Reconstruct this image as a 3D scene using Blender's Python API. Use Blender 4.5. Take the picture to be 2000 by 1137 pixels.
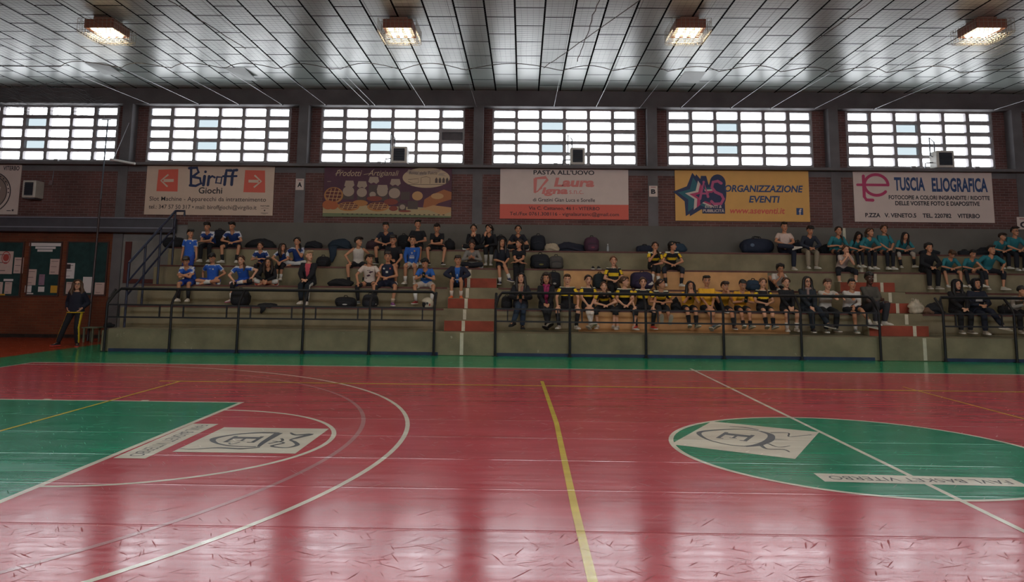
import bpy, bmesh, math, random
from mathutils import Vector, Matrix, noise
random.seed(7)
for _o in list(bpy.data.objects):
    bpy.data.objects.remove(_o)
SC = bpy.context.scene
COL = SC.collection
PI = math.pi
R = math.radians

# ------------------------------------------------------------------ camera
FPX, PPY, CAM = 1449.9, 374.9, Vector((-3.3945, -7.8631, 1.6015))
YAW, PIT, ROL = -0.01564, 0.12686, -0.01075

def ray(px, py):
    u, v = (px - 1000) / FPX, -(py - PPY) / FPX
    c, s = math.cos(-ROL), math.sin(-ROL)
    u, v = c * u - s * v, s * u + c * v
    x, y, z = u, 1.0, v
    c, s = math.cos(-PIT), math.sin(-PIT)
    y, z = c * y + s * z, -s * y + c * z
    c, s = math.cos(-YAW), math.sin(-YAW)
    x, y = c * x - s * y, s * x + c * y
    return Vector((x, y, z))

def ony(px, py, Y):
    d = ray(px, py)
    return CAM + d * ((Y - CAM.y) / d.y)

def onz(px, py, z=0.0):
    d = ray(px, py)
    return CAM + d * ((z - CAM.z) / d.z)

def onx(px, py, X):
    d = ray(px, py)
    return CAM + d * ((X - CAM.x) / d.x)

_f = ray(1000, PPY).normalized()
_r = (ray(1001, PPY) - ray(1000, PPY)).normalized()
_u = (ray(1000, PPY - 1) - ray(1000, PPY)).normalized()
_cd = bpy.data.cameras.new('camera')
_cd.sensor_width = 36.0
_cd.lens = 36.0 * FPX / 2000.0
_cd.shift_y = -(568.5 - PPY) / 2000.0     # the picture is cropped off the optical centre
_cd.clip_end = 200
cam = bpy.data.objects.new('camera', _cd)
COL.objects.link(cam)
cam.matrix_world = Matrix(((_r.x, _u.x, -_f.x, CAM.x), (_r.y, _u.y, -_f.y, CAM.y), (_r.z, _u.z, -_f.z, CAM.z), (0, 0, 0, 1)))
SC.camera = cam

# ------------------------------------------------------------------ sky, windows' daylight, exposure
SC.view_settings.view_transform = 'Standard'
SC.view_settings.look = 'None'
SC.view_settings.gamma = 1.0
SC.view_settings.use_curve_mapping = False
SC.view_settings.exposure = 0.0
try:
    SC.cycles.use_denoising = True
    SC.cycles.max_bounces = 8
    SC.cycles.diffuse_bounces = 4
    SC.cycles.sample_clamp_indirect = 6.0
    SC.cycles.caustics_reflective = False
    SC.cycles.caustics_refractive = False
except Exception:
    pass
SKY = 9.0            # overcast sky radiance
W = bpy.data.worlds.new('overcast_sky')
SC.world = W
W.use_nodes = True
_nt = W.node_tree
_bg = _nt.nodes['Background']
_tc = _nt.nodes.new('ShaderNodeTexCoord')
_sep = _nt.nodes.new('ShaderNodeSeparateXYZ')
_ramp = _nt.nodes.new('ShaderNodeValToRGB')
_nt.links.new(_tc.outputs['Generated'], _sep.inputs[0])
_nt.links.new(_sep.outputs['Z'], _ramp.inputs[0])
_nt.links.new(_ramp.outputs[0], _bg.inputs['Color'])
_ramp.color_ramp.elements[0].position = 0.0
_ramp.color_ramp.elements[0].color = (0.94, 0.97, 1.0, 1)
_ramp.color_ramp.elements[1].position = 0.9
_ramp.color_ramp.elements[1].color = (0.82, 0.92, 1.0, 1)
_bg.inputs['Strength'].default_value = SKY
LAMP_W = 92.0        # each ceiling flood lamp
LAMP_COL = (1.0, 0.84, 0.63)

# the hall's main dimensions
YW = 13.70           # inner face of the window wall
YG = 14.05           # plane of the window lattice
ZC = 7.39            # ceiling
YB = -11.0           # wall behind the camera
XL, XR = -20.3, 20.3
COLS = [(-20.6, -20.32), (-15.40, -15.11), (-10.11, -9.82), (-4.89, -4.60), (0.24, 0.53), (5.57, 5.85), (10.92, 11.20), (16.2, 16.48), (21.4, 21.7)]
ZSILL, ZTOP = 5.11, 6.92

def portal(x, y, z, sx, sz, rx):
    l = bpy.data.lights.new('window_portal', 'AREA')
    l.shape = 'RECTANGLE'
    l.size, l.size_y = sx, sz
    o = bpy.data.objects.new('window_portal', l)
    o.location = (x, y, z)
    o.rotation_euler = (rx, 0, 0)
    COL.objects.link(o)
    try:
        l.cycles.is_portal = True
    except Exception:
        pass

for _a, _b in zip(COLS[:-1], COLS[1:]):
    _x0, _x1 = max(_a[1], XL), min(_b[0], XR)
    portal((_x0 + _x1) / 2, YG + 0.16, (ZSILL + ZTOP) / 2, _x1 - _x0, ZTOP - ZSILL, -PI / 2)
portal(0, YB - 0.35, 5.85, XR - XL, 1.9, PI / 2)
# ------------------------------------------------------------------ helpers
def C(h):
    h = h.lstrip('#')
    out = []
    for i in (0, 2, 4):
        v = int(h[i:i + 2], 16) / 255
        out.append(v / 12.92 if v <= 0.04045 else ((v + 0.055) / 1.055) ** 2.4)
    return tuple(out) + (1.0,)

_M = {}
def mat(name, col, rough=0.6, var=0.0, scale=8.0, metal=0.0, bump=0.0, bscale=40.0, stretch=(1, 1, 1), spec=0.5, coat=0.0):
    """a plain surface: one colour with a little procedural variation and bump"""
    if name in _M:
        return _M[name]
    m = bpy.data.materials.new(name)
    m.use_nodes = True
    nt = m.node_tree
    b = nt.nodes['Principled BSDF']
    c = C(col) if isinstance(col, str) else col
    b.inputs['Base Color'].default_value = c
    b.inputs['Roughness'].default_value = rough
    b.inputs['Metallic'].default_value = metal
    b.inputs['Specular IOR Level'].default_value = spec
    if coat:
        b.inputs['Coat Weight'].default_value = coat
    if var or bump:
        tc = nt.nodes.new('ShaderNodeTexCoord')
        mp = nt.nodes.new('ShaderNodeMapping')
        mp.inputs['Scale'].default_value = stretch
        nt.links.new(tc.outputs['Object'], mp.inputs['Vector'])
    if var:
        n = nt.nodes.new('ShaderNodeTexNoise')
        n.inputs['Scale'].default_value = scale
        n.inputs['Detail'].default_value = 5
        nt.links.new(mp.outputs[0], n.inputs['Vector'])
        r = nt.nodes.new('ShaderNodeValToRGB')
        k0, k1 = 1 - var, 1 + var
        r.color_ramp.elements[0].color = (c[0] * k0, c[1] * k0, c[2] * k0, 1)
        r.color_ramp.elements[1].color = (min(1, c[0] * k1), min(1, c[1] * k1), min(1, c[2] * k1), 1)
        r.color_ramp.elements[0].position = 0.3
        r.color_ramp.elements[1].position = 0.7
        nt.links.new(n.outputs[0], r.inputs[0])
        nt.links.new(r.outputs[0], b.inputs['Base Color'])
    if bump:
        n2 = nt.nodes.new('ShaderNodeTexNoise')
        n2.inputs['Scale'].default_value = bscale
        nt.links.new(mp.outputs[0], n2.inputs['Vector'])
        bp = nt.nodes.new('ShaderNodeBump')
        bp.inputs['Strength'].default_value = bump
        bp.inputs['Distance'].default_value = 0.01
        nt.links.new(n2.outputs[0], bp.inputs['Height'])
        nt.links.new(bp.outputs[0], b.inputs['Normal'])
    _M[name] = m
    return m

def emit(name, col, s):
    if name in _M:
        return _M[name]
    m = bpy.data.materials.new(name)
    m.use_nodes = True
    b = m.node_tree.nodes['Principled BSDF']
    b.inputs['Base Color'].default_value = C('#e8e0d0')
    b.inputs['Emission Color'].default_value = col + (1,) if len(col) == 3 else col
    b.inputs['Emission Strength'].default_value = s
    _M[name] = m
    return m

class MB:
    """collects shapes in world coordinates into one mesh"""
    def __init__(s):
        s.v, s.f, s.mi = [], [], []
        s.lines = []
    def add(s, vs, fs, mi=0):
        o = len(s.v)
        s.v += [Vector(v) for v in vs]
        s.f += [tuple(i + o for i in f) for f in fs]
        s.mi += [mi] * len(fs)
        return s
    def box(s, a, b, mi=0):
        (x0, y0, z0), (x1, y1, z1) = a, b
        x0, x1 = min(x0, x1), max(x0, x1); y0, y1 = min(y0, y1), max(y0, y1); z0, z1 = min(z0, z1), max(z0, z1)
        return s.add([(x0, y0, z0), (x1, y0, z0), (x1, y1, z0), (x0, y1, z0), (x0, y0, z1), (x1, y0, z1), (x1, y1, z1), (x0, y1, z1)],
                     [(0, 3, 2, 1), (4, 5, 6, 7), (0, 1, 5, 4), (1, 2, 6, 5), (2, 3, 7, 6), (3, 0, 4, 7)], mi)
    def loft(s, rings, mi=0, caps=True):
        n = len(rings[0])
        vs = [p for r in rings for p in r]
        fs = []
        for k in range(len(rings) - 1):
            for i in range(n):
                j = (i + 1) % n
                fs.append((k * n + i, k * n + j, (k + 1) * n + j, (k + 1) * n + i))
        if caps:
            fs.append(tuple(range(n - 1, -1, -1)))
            fs.append(tuple((len(rings) - 1) * n + i for i in range(n)))
        return s.add(vs, fs, mi)
    def tube(s, pts, rad, n=8, mi=0, caps=True, round_ends=False, flat=1.0):
        pts = [Vector(p) for p in pts]
        if not isinstance(rad, (list, tuple)):
            rad = [rad] * len(pts)
        rad = list(rad)
        if round_ends and len(pts) > 1:
            d0 = (pts[0] - pts[1]).normalized(); d1 = (pts[-1] - pts[-2]).normalized()
            a, b = rad[0], rad[-1]
            pts = [pts[0] + d0 * a * .94, pts[0] + d0 * a * .68] + pts + [pts[-1] + d1 * b * .68, pts[-1] + d1 * b * .94]
            rad = [a * .34, a * .75] + rad + [b * .75, b * .34]
        up = None
        rings = []
        for i, p in enumerate(pts):
            d = (pts[min(i + 1, len(pts) - 1)] - pts[max(i - 1, 0)])
            d = d.normalized() if d.length > 1e-9 else Vector((0, 0, 1))
            if up is None:
                up = Vector((0, 0, 1)) if abs(d.z) < 0.9 else Vector((0, 1, 0))
            a = (up - d * up.dot(d))
            a = a.normalized() if a.length > 1e-6 else d.orthogonal().normalized()
            up = a
            b = d.cross(a)
            rings.append([p + (a * math.cos(2 * PI * k / n) * flat + b * math.sin(2 * PI * k / n)) * rad[i] for k in range(n)])
        return s.loft(rings, mi, caps)
    def ell(s, c, rx, ry, rz, axes=None, nu=12, nv=8, mi=0, fn=None):
        c = Vector(c)
        ax = axes or (Vector((1, 0, 0)), Vector((0, 1, 0)), Vector((0, 0, 1)))
        vs, fs = [], []
        def P(x, y, z):
            if fn:
                x, y, z = fn(x, y, z)
            return c + ax[0] * (x * rx) + ax[1] * (y * ry) + ax[2] * (z * rz)
        vs.append(P(0, 0, -1))
        for j in range(1, nv):
            t = -PI / 2 + PI * j / nv
            for i in range(nu):
                a = 2 * PI * i / nu
                vs.append(P(math.cos(t) * math.cos(a), math.cos(t) * math.sin(a), math.sin(t)))
        vs.append(P(0, 0, 1))
        for i in range(nu):
            k = (i + 1) % nu
            fs.append((0, 1 + k, 1 + i))
            for j in range(nv - 2):
                fs.append((1 + j * nu + i, 1 + j * nu + k, 1 + (j + 1) * nu + k, 1 + (j + 1) * nu + i))
            fs.append((1 + (nv - 2) * nu + i, 1 + (nv - 2) * nu + k, len(vs) - 1))
        return s.add(vs, fs, mi)
    def prism(s, poly, d, mi=0):
        """poly (3-D points) extruded by vector d"""
        n = len(poly)
        poly = [Vector(p) for p in poly]
        d = Vector(d)
        fs = [tuple(range(n)), tuple(range(2 * n - 1, n - 1, -1))] + [(i, i + n, (i + 1) % n + n, (i + 1) % n) for i in range(n)]
        return s.add(poly + [p + d for p in poly], fs, mi)

def link(o, parent=None):
    COL.objects.link(o)
    if parent is not None:
        o.parent = parent
    return o

def obj(name, mb, mats, parent=None, loc=None, smooth=False, bevel=0.0):
    """ONE mesh object from world-coordinate shapes; a child's mesh is stored relative to its top-level thing"""
    if mb.lines:
        ls, mb.lines = mb.lines, []
        os_ = [obj(name, l, mats, parent, loc, smooth, bevel) for l in ls]
        if not mb.v:
            return os_[0]
    me = bpy.data.meshes.new(name)
    if parent is not None:
        org = wloc(parent)
    else:
        org = Vector(loc) if loc is not None else Vector((0, 0, 0))
    me.from_pydata([v - org for v in mb.v], [], mb.f)
    for m in (mats if isinstance(mats, (list, tuple)) else [mats]):
        me.materials.append(m)
    if any(mb.mi):
        me.polygons.foreach_set('material_index', mb.mi)
    bm = bmesh.new()
    bm.from_mesh(me)
    bmesh.ops.recalc_face_normals(bm, faces=bm.faces)
    bm.to_mesh(me)
    bm.free()
    if smooth:
        me.polygons.foreach_set('use_smooth', [True] * len(me.polygons))
    me.update()
    o = bpy.data.objects.new(name, me)
    if parent is None:
        o.location = org
    link(o, parent)
    if bevel:
        b = o.modifiers.new('edge', 'BEVEL')
        b.width = bevel
        b.segments = 2
        b.limit_method = 'ANGLE'
        b.angle_limit = R(40)
    return o

def wloc(o):
    p = Vector((0, 0, 0))
    while o is not None:
        p = p + o.location
        o = o.parent
    return p

def tag(o, label, cat, group=None):
    o['label'] = label
    o['category'] = cat
    if group:
        o['group'] = group
    return o

def thing(name, label, cat, loc=(0, 0, 0), group=None):
    o = bpy.data.objects.new(name, None)
    o.empty_display_size = 0.1
    o.location = loc
    link(o)
    return tag(o, label, cat, group)

def struct(o):
    o['kind'] = 'structure'
    return o

class Plane:
    """a flat drawing surface: u right, v up, n towards the viewer of it"""
    def __init__(s, o, u, v, eps=.0022):
        s.eps = eps
        s.o, s.u, s.v = Vector(o), Vector(u).normalized(), Vector(v).normalized()
        s.n = s.u.cross(s.v)
    def p(s, x, y, k=1.0):
        return s.o + s.u * x + s.v * y + s.n * (s.eps * k)

def flat(pl, polys, k=1, mb=None, mi=0):
    mb = mb or MB()
    for i, q in enumerate(polys):
        mb.add([pl.p(x, y, k + .028 * (len(mb.f) % 31)) for x, y in q], [tuple(range(len(q)))], mi)
    return mb

def disc(cx, cy, rx, ry=None, n=32, a0=0, a1=2 * PI):
    ry = ry or rx
    full = abs(a1 - a0 - 2 * PI) < 1e-6
    m = n if full else n + 1
    return [(cx + rx * math.cos(a0 + (a1 - a0) * i / n), cy + ry * math.sin(a0 + (a1 - a0) * i / n)) for i in range(m)]

def ringpolys(cx, cy, r0, r1, n=48, a0=0, a1=2 * PI, e=1.0):
    out = []
    for i in range(n):
        a, b = a0 + (a1 - a0) * i / n, a0 + (a1 - a0) * (i + 1) / n
        out.append([(cx + r0 * math.cos(a), cy + e * r0 * math.sin(a)), (cx + r1 * math.cos(a), cy + e * r1 * math.sin(a)),
                    (cx + r1 * math.cos(b), cy + e * r1 * math.sin(b)), (cx + r0 * math.cos(b), cy + e * r0 * math.sin(b))])
    return out

def smooth2(pts, ws=None, n=5):
    """a flowing curve through the points (and widths)"""
    P, Wd = [], []
    ws = ws if isinstance(ws, (list, tuple)) else [ws] * len(pts)
    q = [pts[0]] + list(pts) + [pts[-1]]
    for i in range(len(pts) - 1):
        a, b, c, d = q[i:i + 4]
        for j in range(n):
            t = j / n
            P.append(tuple(.5 * (2 * b[k] + (c[k] - a[k]) * t + (2 * a[k] - 5 * b[k] + 4 * c[k] - d[k]) * t * t + (3 * b[k] - a[k] - 3 * c[k] + d[k]) * t ** 3) for k in (0, 1)))
            Wd.append(ws[i] + (ws[i + 1] - ws[i]) * t)
    return P + [pts[-1]], Wd + [ws[-1]]

def rstroke(pts, w):
    """a brush stroke with rounded joints and ends"""
    ws = w if isinstance(w, (list, tuple)) else [w] * len(pts)
    return stroke(pts, w) + [disc(p[0], p[1], ws[i] / 2, n=12) for i, p in enumerate(pts)]

def stroke(pts, w):
    """a brush stroke: quads along a 2-D polyline; w one width or one per point"""
    out = []
    ws = w if isinstance(w, (list, tuple)) else [w] * len(pts)
    L, Rr = [], []
    for i, p in enumerate(pts):
        a, b = pts[max(i - 1, 0)], pts[min(i + 1, len(pts) - 1)]
        dx, dy = b[0] - a[0], b[1] - a[1]
        l = math.hypot(dx, dy) or 1
        nx, ny = -dy / l * ws[i] / 2, dx / l * ws[i] / 2
        L.append((p[0] + nx, p[1] + ny)); Rr.append((p[0] - nx, p[1] - ny))
    for i in range(len(pts) - 1):
        out.append([L[i], Rr[i], Rr[i + 1], L[i + 1]])
    return out

def text(pl, s, x0, x1, y0, y1, k=2, mb=None, bold=0.0, shear=0.0, mi=0, space=1.0, box_of=None):
    """lettering fitted into a box of the plane"""
    cu = bpy.data.curves.new('lettering', 'FONT')
    cu.body = s
    cu.size = 1.0
    cu.offset = bold
    cu.shear = shear
    cu.resolution_u = 3
    cu.space_character = space
    o = bpy.data.objects.new('lettering_source', cu)
    COL.objects.link(o)
    bpy.context.view_layer.update()
    me = bpy.data.meshes.new_from_object(o.evaluated_get(bpy.context.evaluated_depsgraph_get()))
    vs = [v.co.copy() for v in me.vertices]
    fs = [tuple(p.vertices) for p in me.polygons]
    bpy.data.objects.remove(o)
    bpy.data.curves.remove(cu)
    bpy.data.meshes.remove(me)
    mb = mb or MB()
    if not vs:
        return mb
    ax, bx = min(v.x for v in vs), max(v.x for v in vs)
    ay, by = min(v.y for v in vs), max(v.y for v in vs)
    one = MB()
    one.add([pl.p(x0 + (v.x - ax) / (bx - ax) * (x1 - x0), y0 + (v.y - ay) / (by - ay) * (y1 - y0), k) for v in vs], fs, mi)
    mb.lines.append(one)
    return mb
# ------------------------------------------------------------------ surfaces of the hall
def floor_mat(name, col, rough=0.165, wear=1.0):
    if name in _M:
        return _M[name]
    m = bpy.data.materials.new(name)
    m.use_nodes = True
    nt = m.node_tree
    b = nt.nodes['Principled BSDF']
    c = C(col)
    N = nt.nodes.new
    L = nt.links.new
    tc = N('ShaderNodeTexCoord')
    def nz(scale, rot=0.0, stretch=(1, 1, 1), det=4):
        mp = N('ShaderNodeMapping')
        mp.inputs['Rotation'].default_value = (0, 0, rot)
        mp.inputs['Scale'].default_value = stretch
        if rot:
            mp.vector_type = 'TEXTURE'
            mp.inputs['Scale'].default_value = [1 / q for q in stretch]
        L(tc.outputs['Object'], mp.inputs['Vector'])
        n = N('ShaderNodeTexNoise')
        n.inputs['Scale'].default_value = scale
        n.inputs['Detail'].default_value = det
        L(mp.outputs[0], n.inputs['Vector'])
        return n.outputs[0]
    def ramp(src, p0, c0, p1, c1):
        r = N('ShaderNodeValToRGB')
        r.color_ramp.elements[0].position, r.color_ramp.elements[0].color = p0, c0
        r.color_ramp.elements[1].position, r.color_ramp.elements[1].color = p1, c1
        L(src, r.inputs[0])
        return r.outputs[0]
    def mix(fac, a, bb):
        x = N('ShaderNodeMix')
        x.data_type = 'RGBA'
        L(fac, x.inputs[0])
        if isinstance(a, tuple): x.inputs[6].default_value = a
        else: L(a, x.inputs[6])
        if isinstance(bb, tuple): x.inputs[7].default_value = bb
        else: L(bb, x.inputs[7])
        return x.outputs[2]
    k = (1, 1, 1, 1)
    z = (0, 0, 0, 1)
    base = ramp(nz(1.3, 0, (0.5, 2.2, 1)), 0.3, (c[0] * .84, c[1] * .84, c[2] * .84, 1), 0.7, (min(1, c[0] * 1.14), min(1, c[1] * 1.2), min(1, c[2] * 1.2), 1))
    # pale streaks across the sheet and thin pale scratches
    st = ramp(nz(3.0, 0, (0.35, 9, 1)), 0.50, z, 0.78, (.32 * wear, .32 * wear, .32 * wear, 1))
    pale = (min(1, c[0] * 1.25 + .06), min(1, c[1] * 1.25 + .06), min(1, c[2] * 1.25 + .065), 1)
    base = mix(st, base, pale)
    for i, (r, s) in enumerate(((0.5, 5.0), (1.9, 4.1), (2.7, 6.3))):
        sc = ramp(nz(s, r, (1.2, 26, 1), 1), 0.735, z, 0.765, (.6 * wear, .6 * wear, .6 * wear, 1))
        base = mix(sc, base, pale)
    # darker, duller scuff marks
    dark = (c[0] * .5, c[1] * .38, c[2] * .38, 1)
    msk = None
    spx = N('ShaderNodeSeparateXYZ')
    L(tc.outputs['Object'], spx.inputs[0])
    wm = N('ShaderNodeMapRange')
    wm.inputs['From Min'].default_value, wm.inputs['From Max'].default_value = -2.70, -2.74
    wm.inputs['To Min'].default_value, wm.inputs['To Max'].default_value = 0.0, 1.0
    L(spx.outputs['Y'], wm.inputs['Value'])
    worn = wm.outputs[0]
    for i, (r, s, st_, th) in enumerate(((0.9, 2.6, 15, .735), (2.2, 3.1, 15, .735), (0.2, 3.6, 15, .735), (0.35, 3.4, 12, .705), (1.2, 3.8, 12, .715), (2.6, 3.6, 14, .705), (0.05, 3.0, 24, .71), (0.8, 4.6, 13, .71), (2.0, 4.4, 13, .715))):
        sc = ramp(nz(s, r, (1.0, st_, 1), 1), th, z, th + .015, (.7 * wear, .7 * wear, .7 * wear, 1))
        if i > 2:      # the sheet beyond the last seam is far more scuffed than the rest
            g_ = N('ShaderNodeMath'); g_.operation = 'MULTIPLY'
            L(sc, g_.inputs[0]); L(worn, g_.inputs[1])
            sc = g_.outputs[0]
        base = mix(sc, base, dark)
        if msk is None:
            msk = sc
        else:
            n_ = N('ShaderNodeMath'); n_.operation = 'MAXIMUM'
            L(msk, n_.inputs[0]); L(sc, n_.inputs[1])
            msk = n_.outputs[0]
    L(base, b.inputs['Base Color'])
    rr = ramp(nz(2.4, 0, (0.4, 7, 1)), 0.3, (rough * .8,) * 3 + (1,), 0.75, (rough * 1.4,) * 3 + (1,))
    ra = N('ShaderNodeMath'); ra.operation = 'MULTIPLY_ADD'
    L(msk, ra.inputs[0]); ra.inputs[1].default_value = .5
    L(rr, ra.inputs[2])
    L(ra.outputs[0], b.inputs['Roughness'])
    b.inputs['Specular IOR Level'].default_value = 0.4
    # welded seams of the vinyl sheets, every 1.02 m, and slight waviness
    sp = N('ShaderNodeSeparateXYZ')
    L(tc.outputs['Object'], sp.inputs[0])
    def math_(op, a, v):
        n = N('ShaderNodeMath')
        n.operation = op
        L(a, n.inputs[0])
        if isinstance(v, float): n.inputs[1].default_value = v
        else: L(v, n.inputs[1])
        return n.outputs[0]
    y = math_('ADD', sp.outputs['Y'], 2.72 + 51.0)
    y = math_('MODULO', y, 1.02)
    y = math_('SUBTRACT', y, 0.51)
    y = math_('ABSOLUTE', y, 0.0)
    seam = ramp(y, 0.488, z, 0.503, k)
    wav = nz(6, 0, (0.5, 3, 1), 3)
    sm = N('ShaderNodeMath'); sm.operation = 'MULTIPLY_ADD'
    L(wav, sm.inputs[0]); sm.inputs[1].default_value = 0.22
    und = N('ShaderNodeMath'); und.operation = 'MULTIPLY_ADD'
    L(nz(1.5, 0, (1.3, .7, 1), 2), und.inputs[0]); und.inputs[1].default_value = 3.0
    L(seam, und.inputs[2])
    L(und.outputs[0], sm.inputs[2])
    bp = N('ShaderNodeBump')
    bp.inputs['Strength'].default_value = 0.2
    bp.inputs['Distance'].default_value = 0.006
    L(sm.outputs[0], bp.inputs['Height'])
    L(bp.outputs[0], b.inputs['Normal'])
    _M[name] = m
    return m

def brick_mat(name, c1, c2, mortar, bw=0.25, rh=0.075, swap=False, dirt=0.35):
    m = bpy.data.materials.new(name)
    m.use_nodes = True
    nt = m.node_tree
    b = nt.nodes['Principled BSDF']
    tc = nt.nodes.new('ShaderNodeTexCoord')
    sp = nt.nodes.new('ShaderNodeSeparateXYZ')
    cb = nt.nodes.new('ShaderNodeCombineXYZ')
    nt.links.new(tc.outputs['Object'], sp.inputs[0])
    ad = nt.nodes.new('ShaderNodeMath'); ad.operation = 'ADD'
    nt.links.new(sp.outputs['X'], ad.inputs[0]); nt.links.new(sp.outputs['Y'], ad.inputs[1])
    nt.links.new(ad.outputs[0], cb.inputs['X'])
    nt.links.new(sp.outputs['Z'], cb.inputs['Y'])
    t = nt.nodes.new('ShaderNodeTexBrick')
    t.inputs['Scale'].default_value = 1
    t.inputs['Brick Width'].default_value = bw
    t.inputs['Row Height'].default_value = rh
    t.inputs['Mortar Size'].default_value = 0.007
    t.inputs['Mortar Smooth'].default_value = 0.3
    t.inputs['Color1'].default_value = C(c1)
    t.inputs['Color2'].default_value = C(c2)
    t.inputs['Mortar'].default_value = C(mortar)
    nt.links.new(cb.outputs[0], t.inputs['Vector'])
    n = nt.nodes.new('ShaderNodeTexNoise')
    n.inputs['Scale'].default_value = 1.1
    n.inputs['Detail'].default_value = 6
    nt.links.new(tc.outputs['Object'], n.inputs['Vector'])
    r = nt.nodes.new('ShaderNodeValToRGB')
    r.color_ramp.elements[0].position, r.color_ramp.elements[0].color = 0.35, (1 - dirt,) * 3 + (1,)
    r.color_ramp.elements[1].position, r.color_ramp.elements[1].color = 0.65, (1, 1, 1, 1)
    nt.links.new(n.outputs[0], r.inputs[0])
    x = nt.nodes.new('ShaderNodeMix'); x.data_type = 'RGBA'; x.blend_type = 'MULTIPLY'
    x.inputs[0].default_value = 1
    nt.links.new(t.outputs['Color'], x.inputs[6]); nt.links.new(r.outputs[0], x.inputs[7])
    nt.links.new(x.outputs[2], b.inputs['Base Color'])
    b.inputs['Roughness'].default_value = 0.85
    bp = nt.nodes.new('ShaderNodeBump')
    bp.inputs['Strength'].default_value = 0.5
    bp.inputs['Distance'].default_value = 0.008
    bp.invert = True
    nt.links.new(t.outputs['Fac'], bp.inputs['Height'])
    nt.links.new(bp.outputs[0], b.inputs['Normal'])
    return m

def ceiling_mat():
    m = bpy.data.materials.new('ceiling_panels')
    m.use_nodes = True
    nt = m.node_tree
    b = nt.nodes['Principled BSDF']
    N, L = nt.nodes.new, nt.links.new
    tc = N('ShaderNodeTexCoord')
    sp = N('ShaderNodeSeparateXYZ')
    cb = N('ShaderNodeCombineXYZ')
    L(tc.outputs['Object'], sp.inputs[0])
    def add(a, v):
        n = N('ShaderNodeMath'); n.operation = 'ADD'
        L(a, n.inputs[0]); n.inputs[1].default_value = v
        return n.outputs[0]
    L(add(sp.outputs['Y'], -7.59 + 1.093 * 40), cb.inputs['X'])
    L(add(sp.outputs['X'], 3.61 + 0.635 * 80), cb.inputs['Y'])
    t = N('ShaderNodeTexBrick')
    t.offset = 0.5
    t.inputs['Scale'].default_value = 1
    t.inputs['Brick Width'].default_value = 1.093
    t.inputs['Row Height'].default_value = 0.635
    t.inputs['Mortar Size'].default_value = 0.022
    t.inputs['Mortar Smooth'].default_value = 0.1
    t.inputs['Bias'].default_value = -0.2
    t.inputs['Color1'].default_value = C('#a4b0ac')
    t.inputs['Color2'].default_value = C('#929d9a')
    t.inputs['Mortar'].default_value = C('#0c0d0f')
    L(cb.outputs[0], t.inputs['Vector'])
    n = N('ShaderNodeTexNoise')
    n.inputs['Scale'].default_value = 0.8
    n.inputs['Detail'].default_value = 6
    L(tc.outputs['Object'], n.inputs['Vector'])
    r = N('ShaderNodeValToRGB')
    r.color_ramp.elements[0].position, r.color_ramp.elements[0].color = 0.3, (.86, .86, .86, 1)
    r.color_ramp.elements[1].position, r.color_ramp.elements[1].color = 0.7, (1, 1, 1, 1)
    L(n.outputs[0], r.inputs[0])
    x = N('ShaderNodeMix'); x.data_type = 'RGBA'; x.blend_type = 'MULTIPLY'
    x.inputs[0].default_value = 1
    L(t.outputs['Color'], x.inputs[6]); L(r.outputs[0], x.inputs[7])
    L(x.outputs[2], b.inputs['Base Color'])
    b.inputs['Roughness'].default_value = 0.3
    iv = N('ShaderNodeMath'); iv.operation = 'MULTIPLY_ADD'
    L(t.outputs['Fac'], iv.inputs[0]); iv.inputs[1].default_value = -.5; iv.inputs[2].default_value = .5
    L(iv.outputs[0], b.inputs['Specular IOR Level'])
    bp = N('ShaderNodeBump')
    bp.invert = True
    bp.inputs['Strength'].default_value = 0.6
    bp.inputs['Distance'].default_value = 0.01
    L(t.outputs['Fac'], bp.inputs['Height'])
    L(bp.outputs[0], b.inputs['Normal'])
    return m

RED = floor_mat('floor_red', '#c04b57')
GREEN = floor_mat('floor_green', '#0c9266')
KEYG = floor_mat('floor_key_green', '#0e8c6a')
ORANGE = floor_mat('floor_orange', '#b5401f', wear=0.5)
LINE = floor_mat('floor_white_paint', '#e6e0d4', wear=0.3)
LINEF = floor_mat('floor_faded_paint', '#bf8086', wear=0.6)
YEL = floor_mat('floor_yellow_tape', '#dcc052', wear=0.3)
INK = mat('floor_ink', '#141418', 0.45)
CONC = mat('concrete', '#80775f', 0.85, 0.22, 2.2, bump=0.35, bscale=30)
CONCD = mat('concrete_wall', '#7d7a78', 0.85, 0.2, 1.6, bump=0.3, bscale=25)
CONCB = mat('concrete_beam', '#646163', 0.85, 0.2, 1.6, bump=0.3, bscale=25)
PLAST = mat('plaster_parapet', '#635f5a', 0.85, 0.12, 1.2, bump=0.2, bscale=35)
BRICK = brick_mat('brick_upper', '#704945', '#5e3e3b', '#7c6e6c')
BRICKO = brick_mat('brick_lower', '#7d4027', '#6d3721', '#6f5039')

XC, YS, XG = 13.15, 7.13, 14.40
mb = MB()
FY0, FY1 = YB, 14.3
def frect(mb, x0, y0, x1, y1, mi, z=0.0):
    mb.add([(x0, y0, z), (x1, y0, z), (x1, y1, z), (x0, y1, z)], [(0, 1, 2, 3)], mi)
frect(mb, -XC, -YS, XC, YS, 0)
frect(mb, -XG, FY0, XG, -YS, 1)
frect(mb, -XG, YS, XG, FY1, 1)
frect(mb, -XG, -YS, -XC, YS, 1)
frect(mb, XC, -YS, XG, YS, 1)
frect(mb, XL - .2, FY0, -XG, FY1, 2)
frect(mb, XG, FY0, XR + .2, FY1, 2)
floor = struct(obj('floor', mb, [RED, GREEN, ORANGE]))

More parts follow.
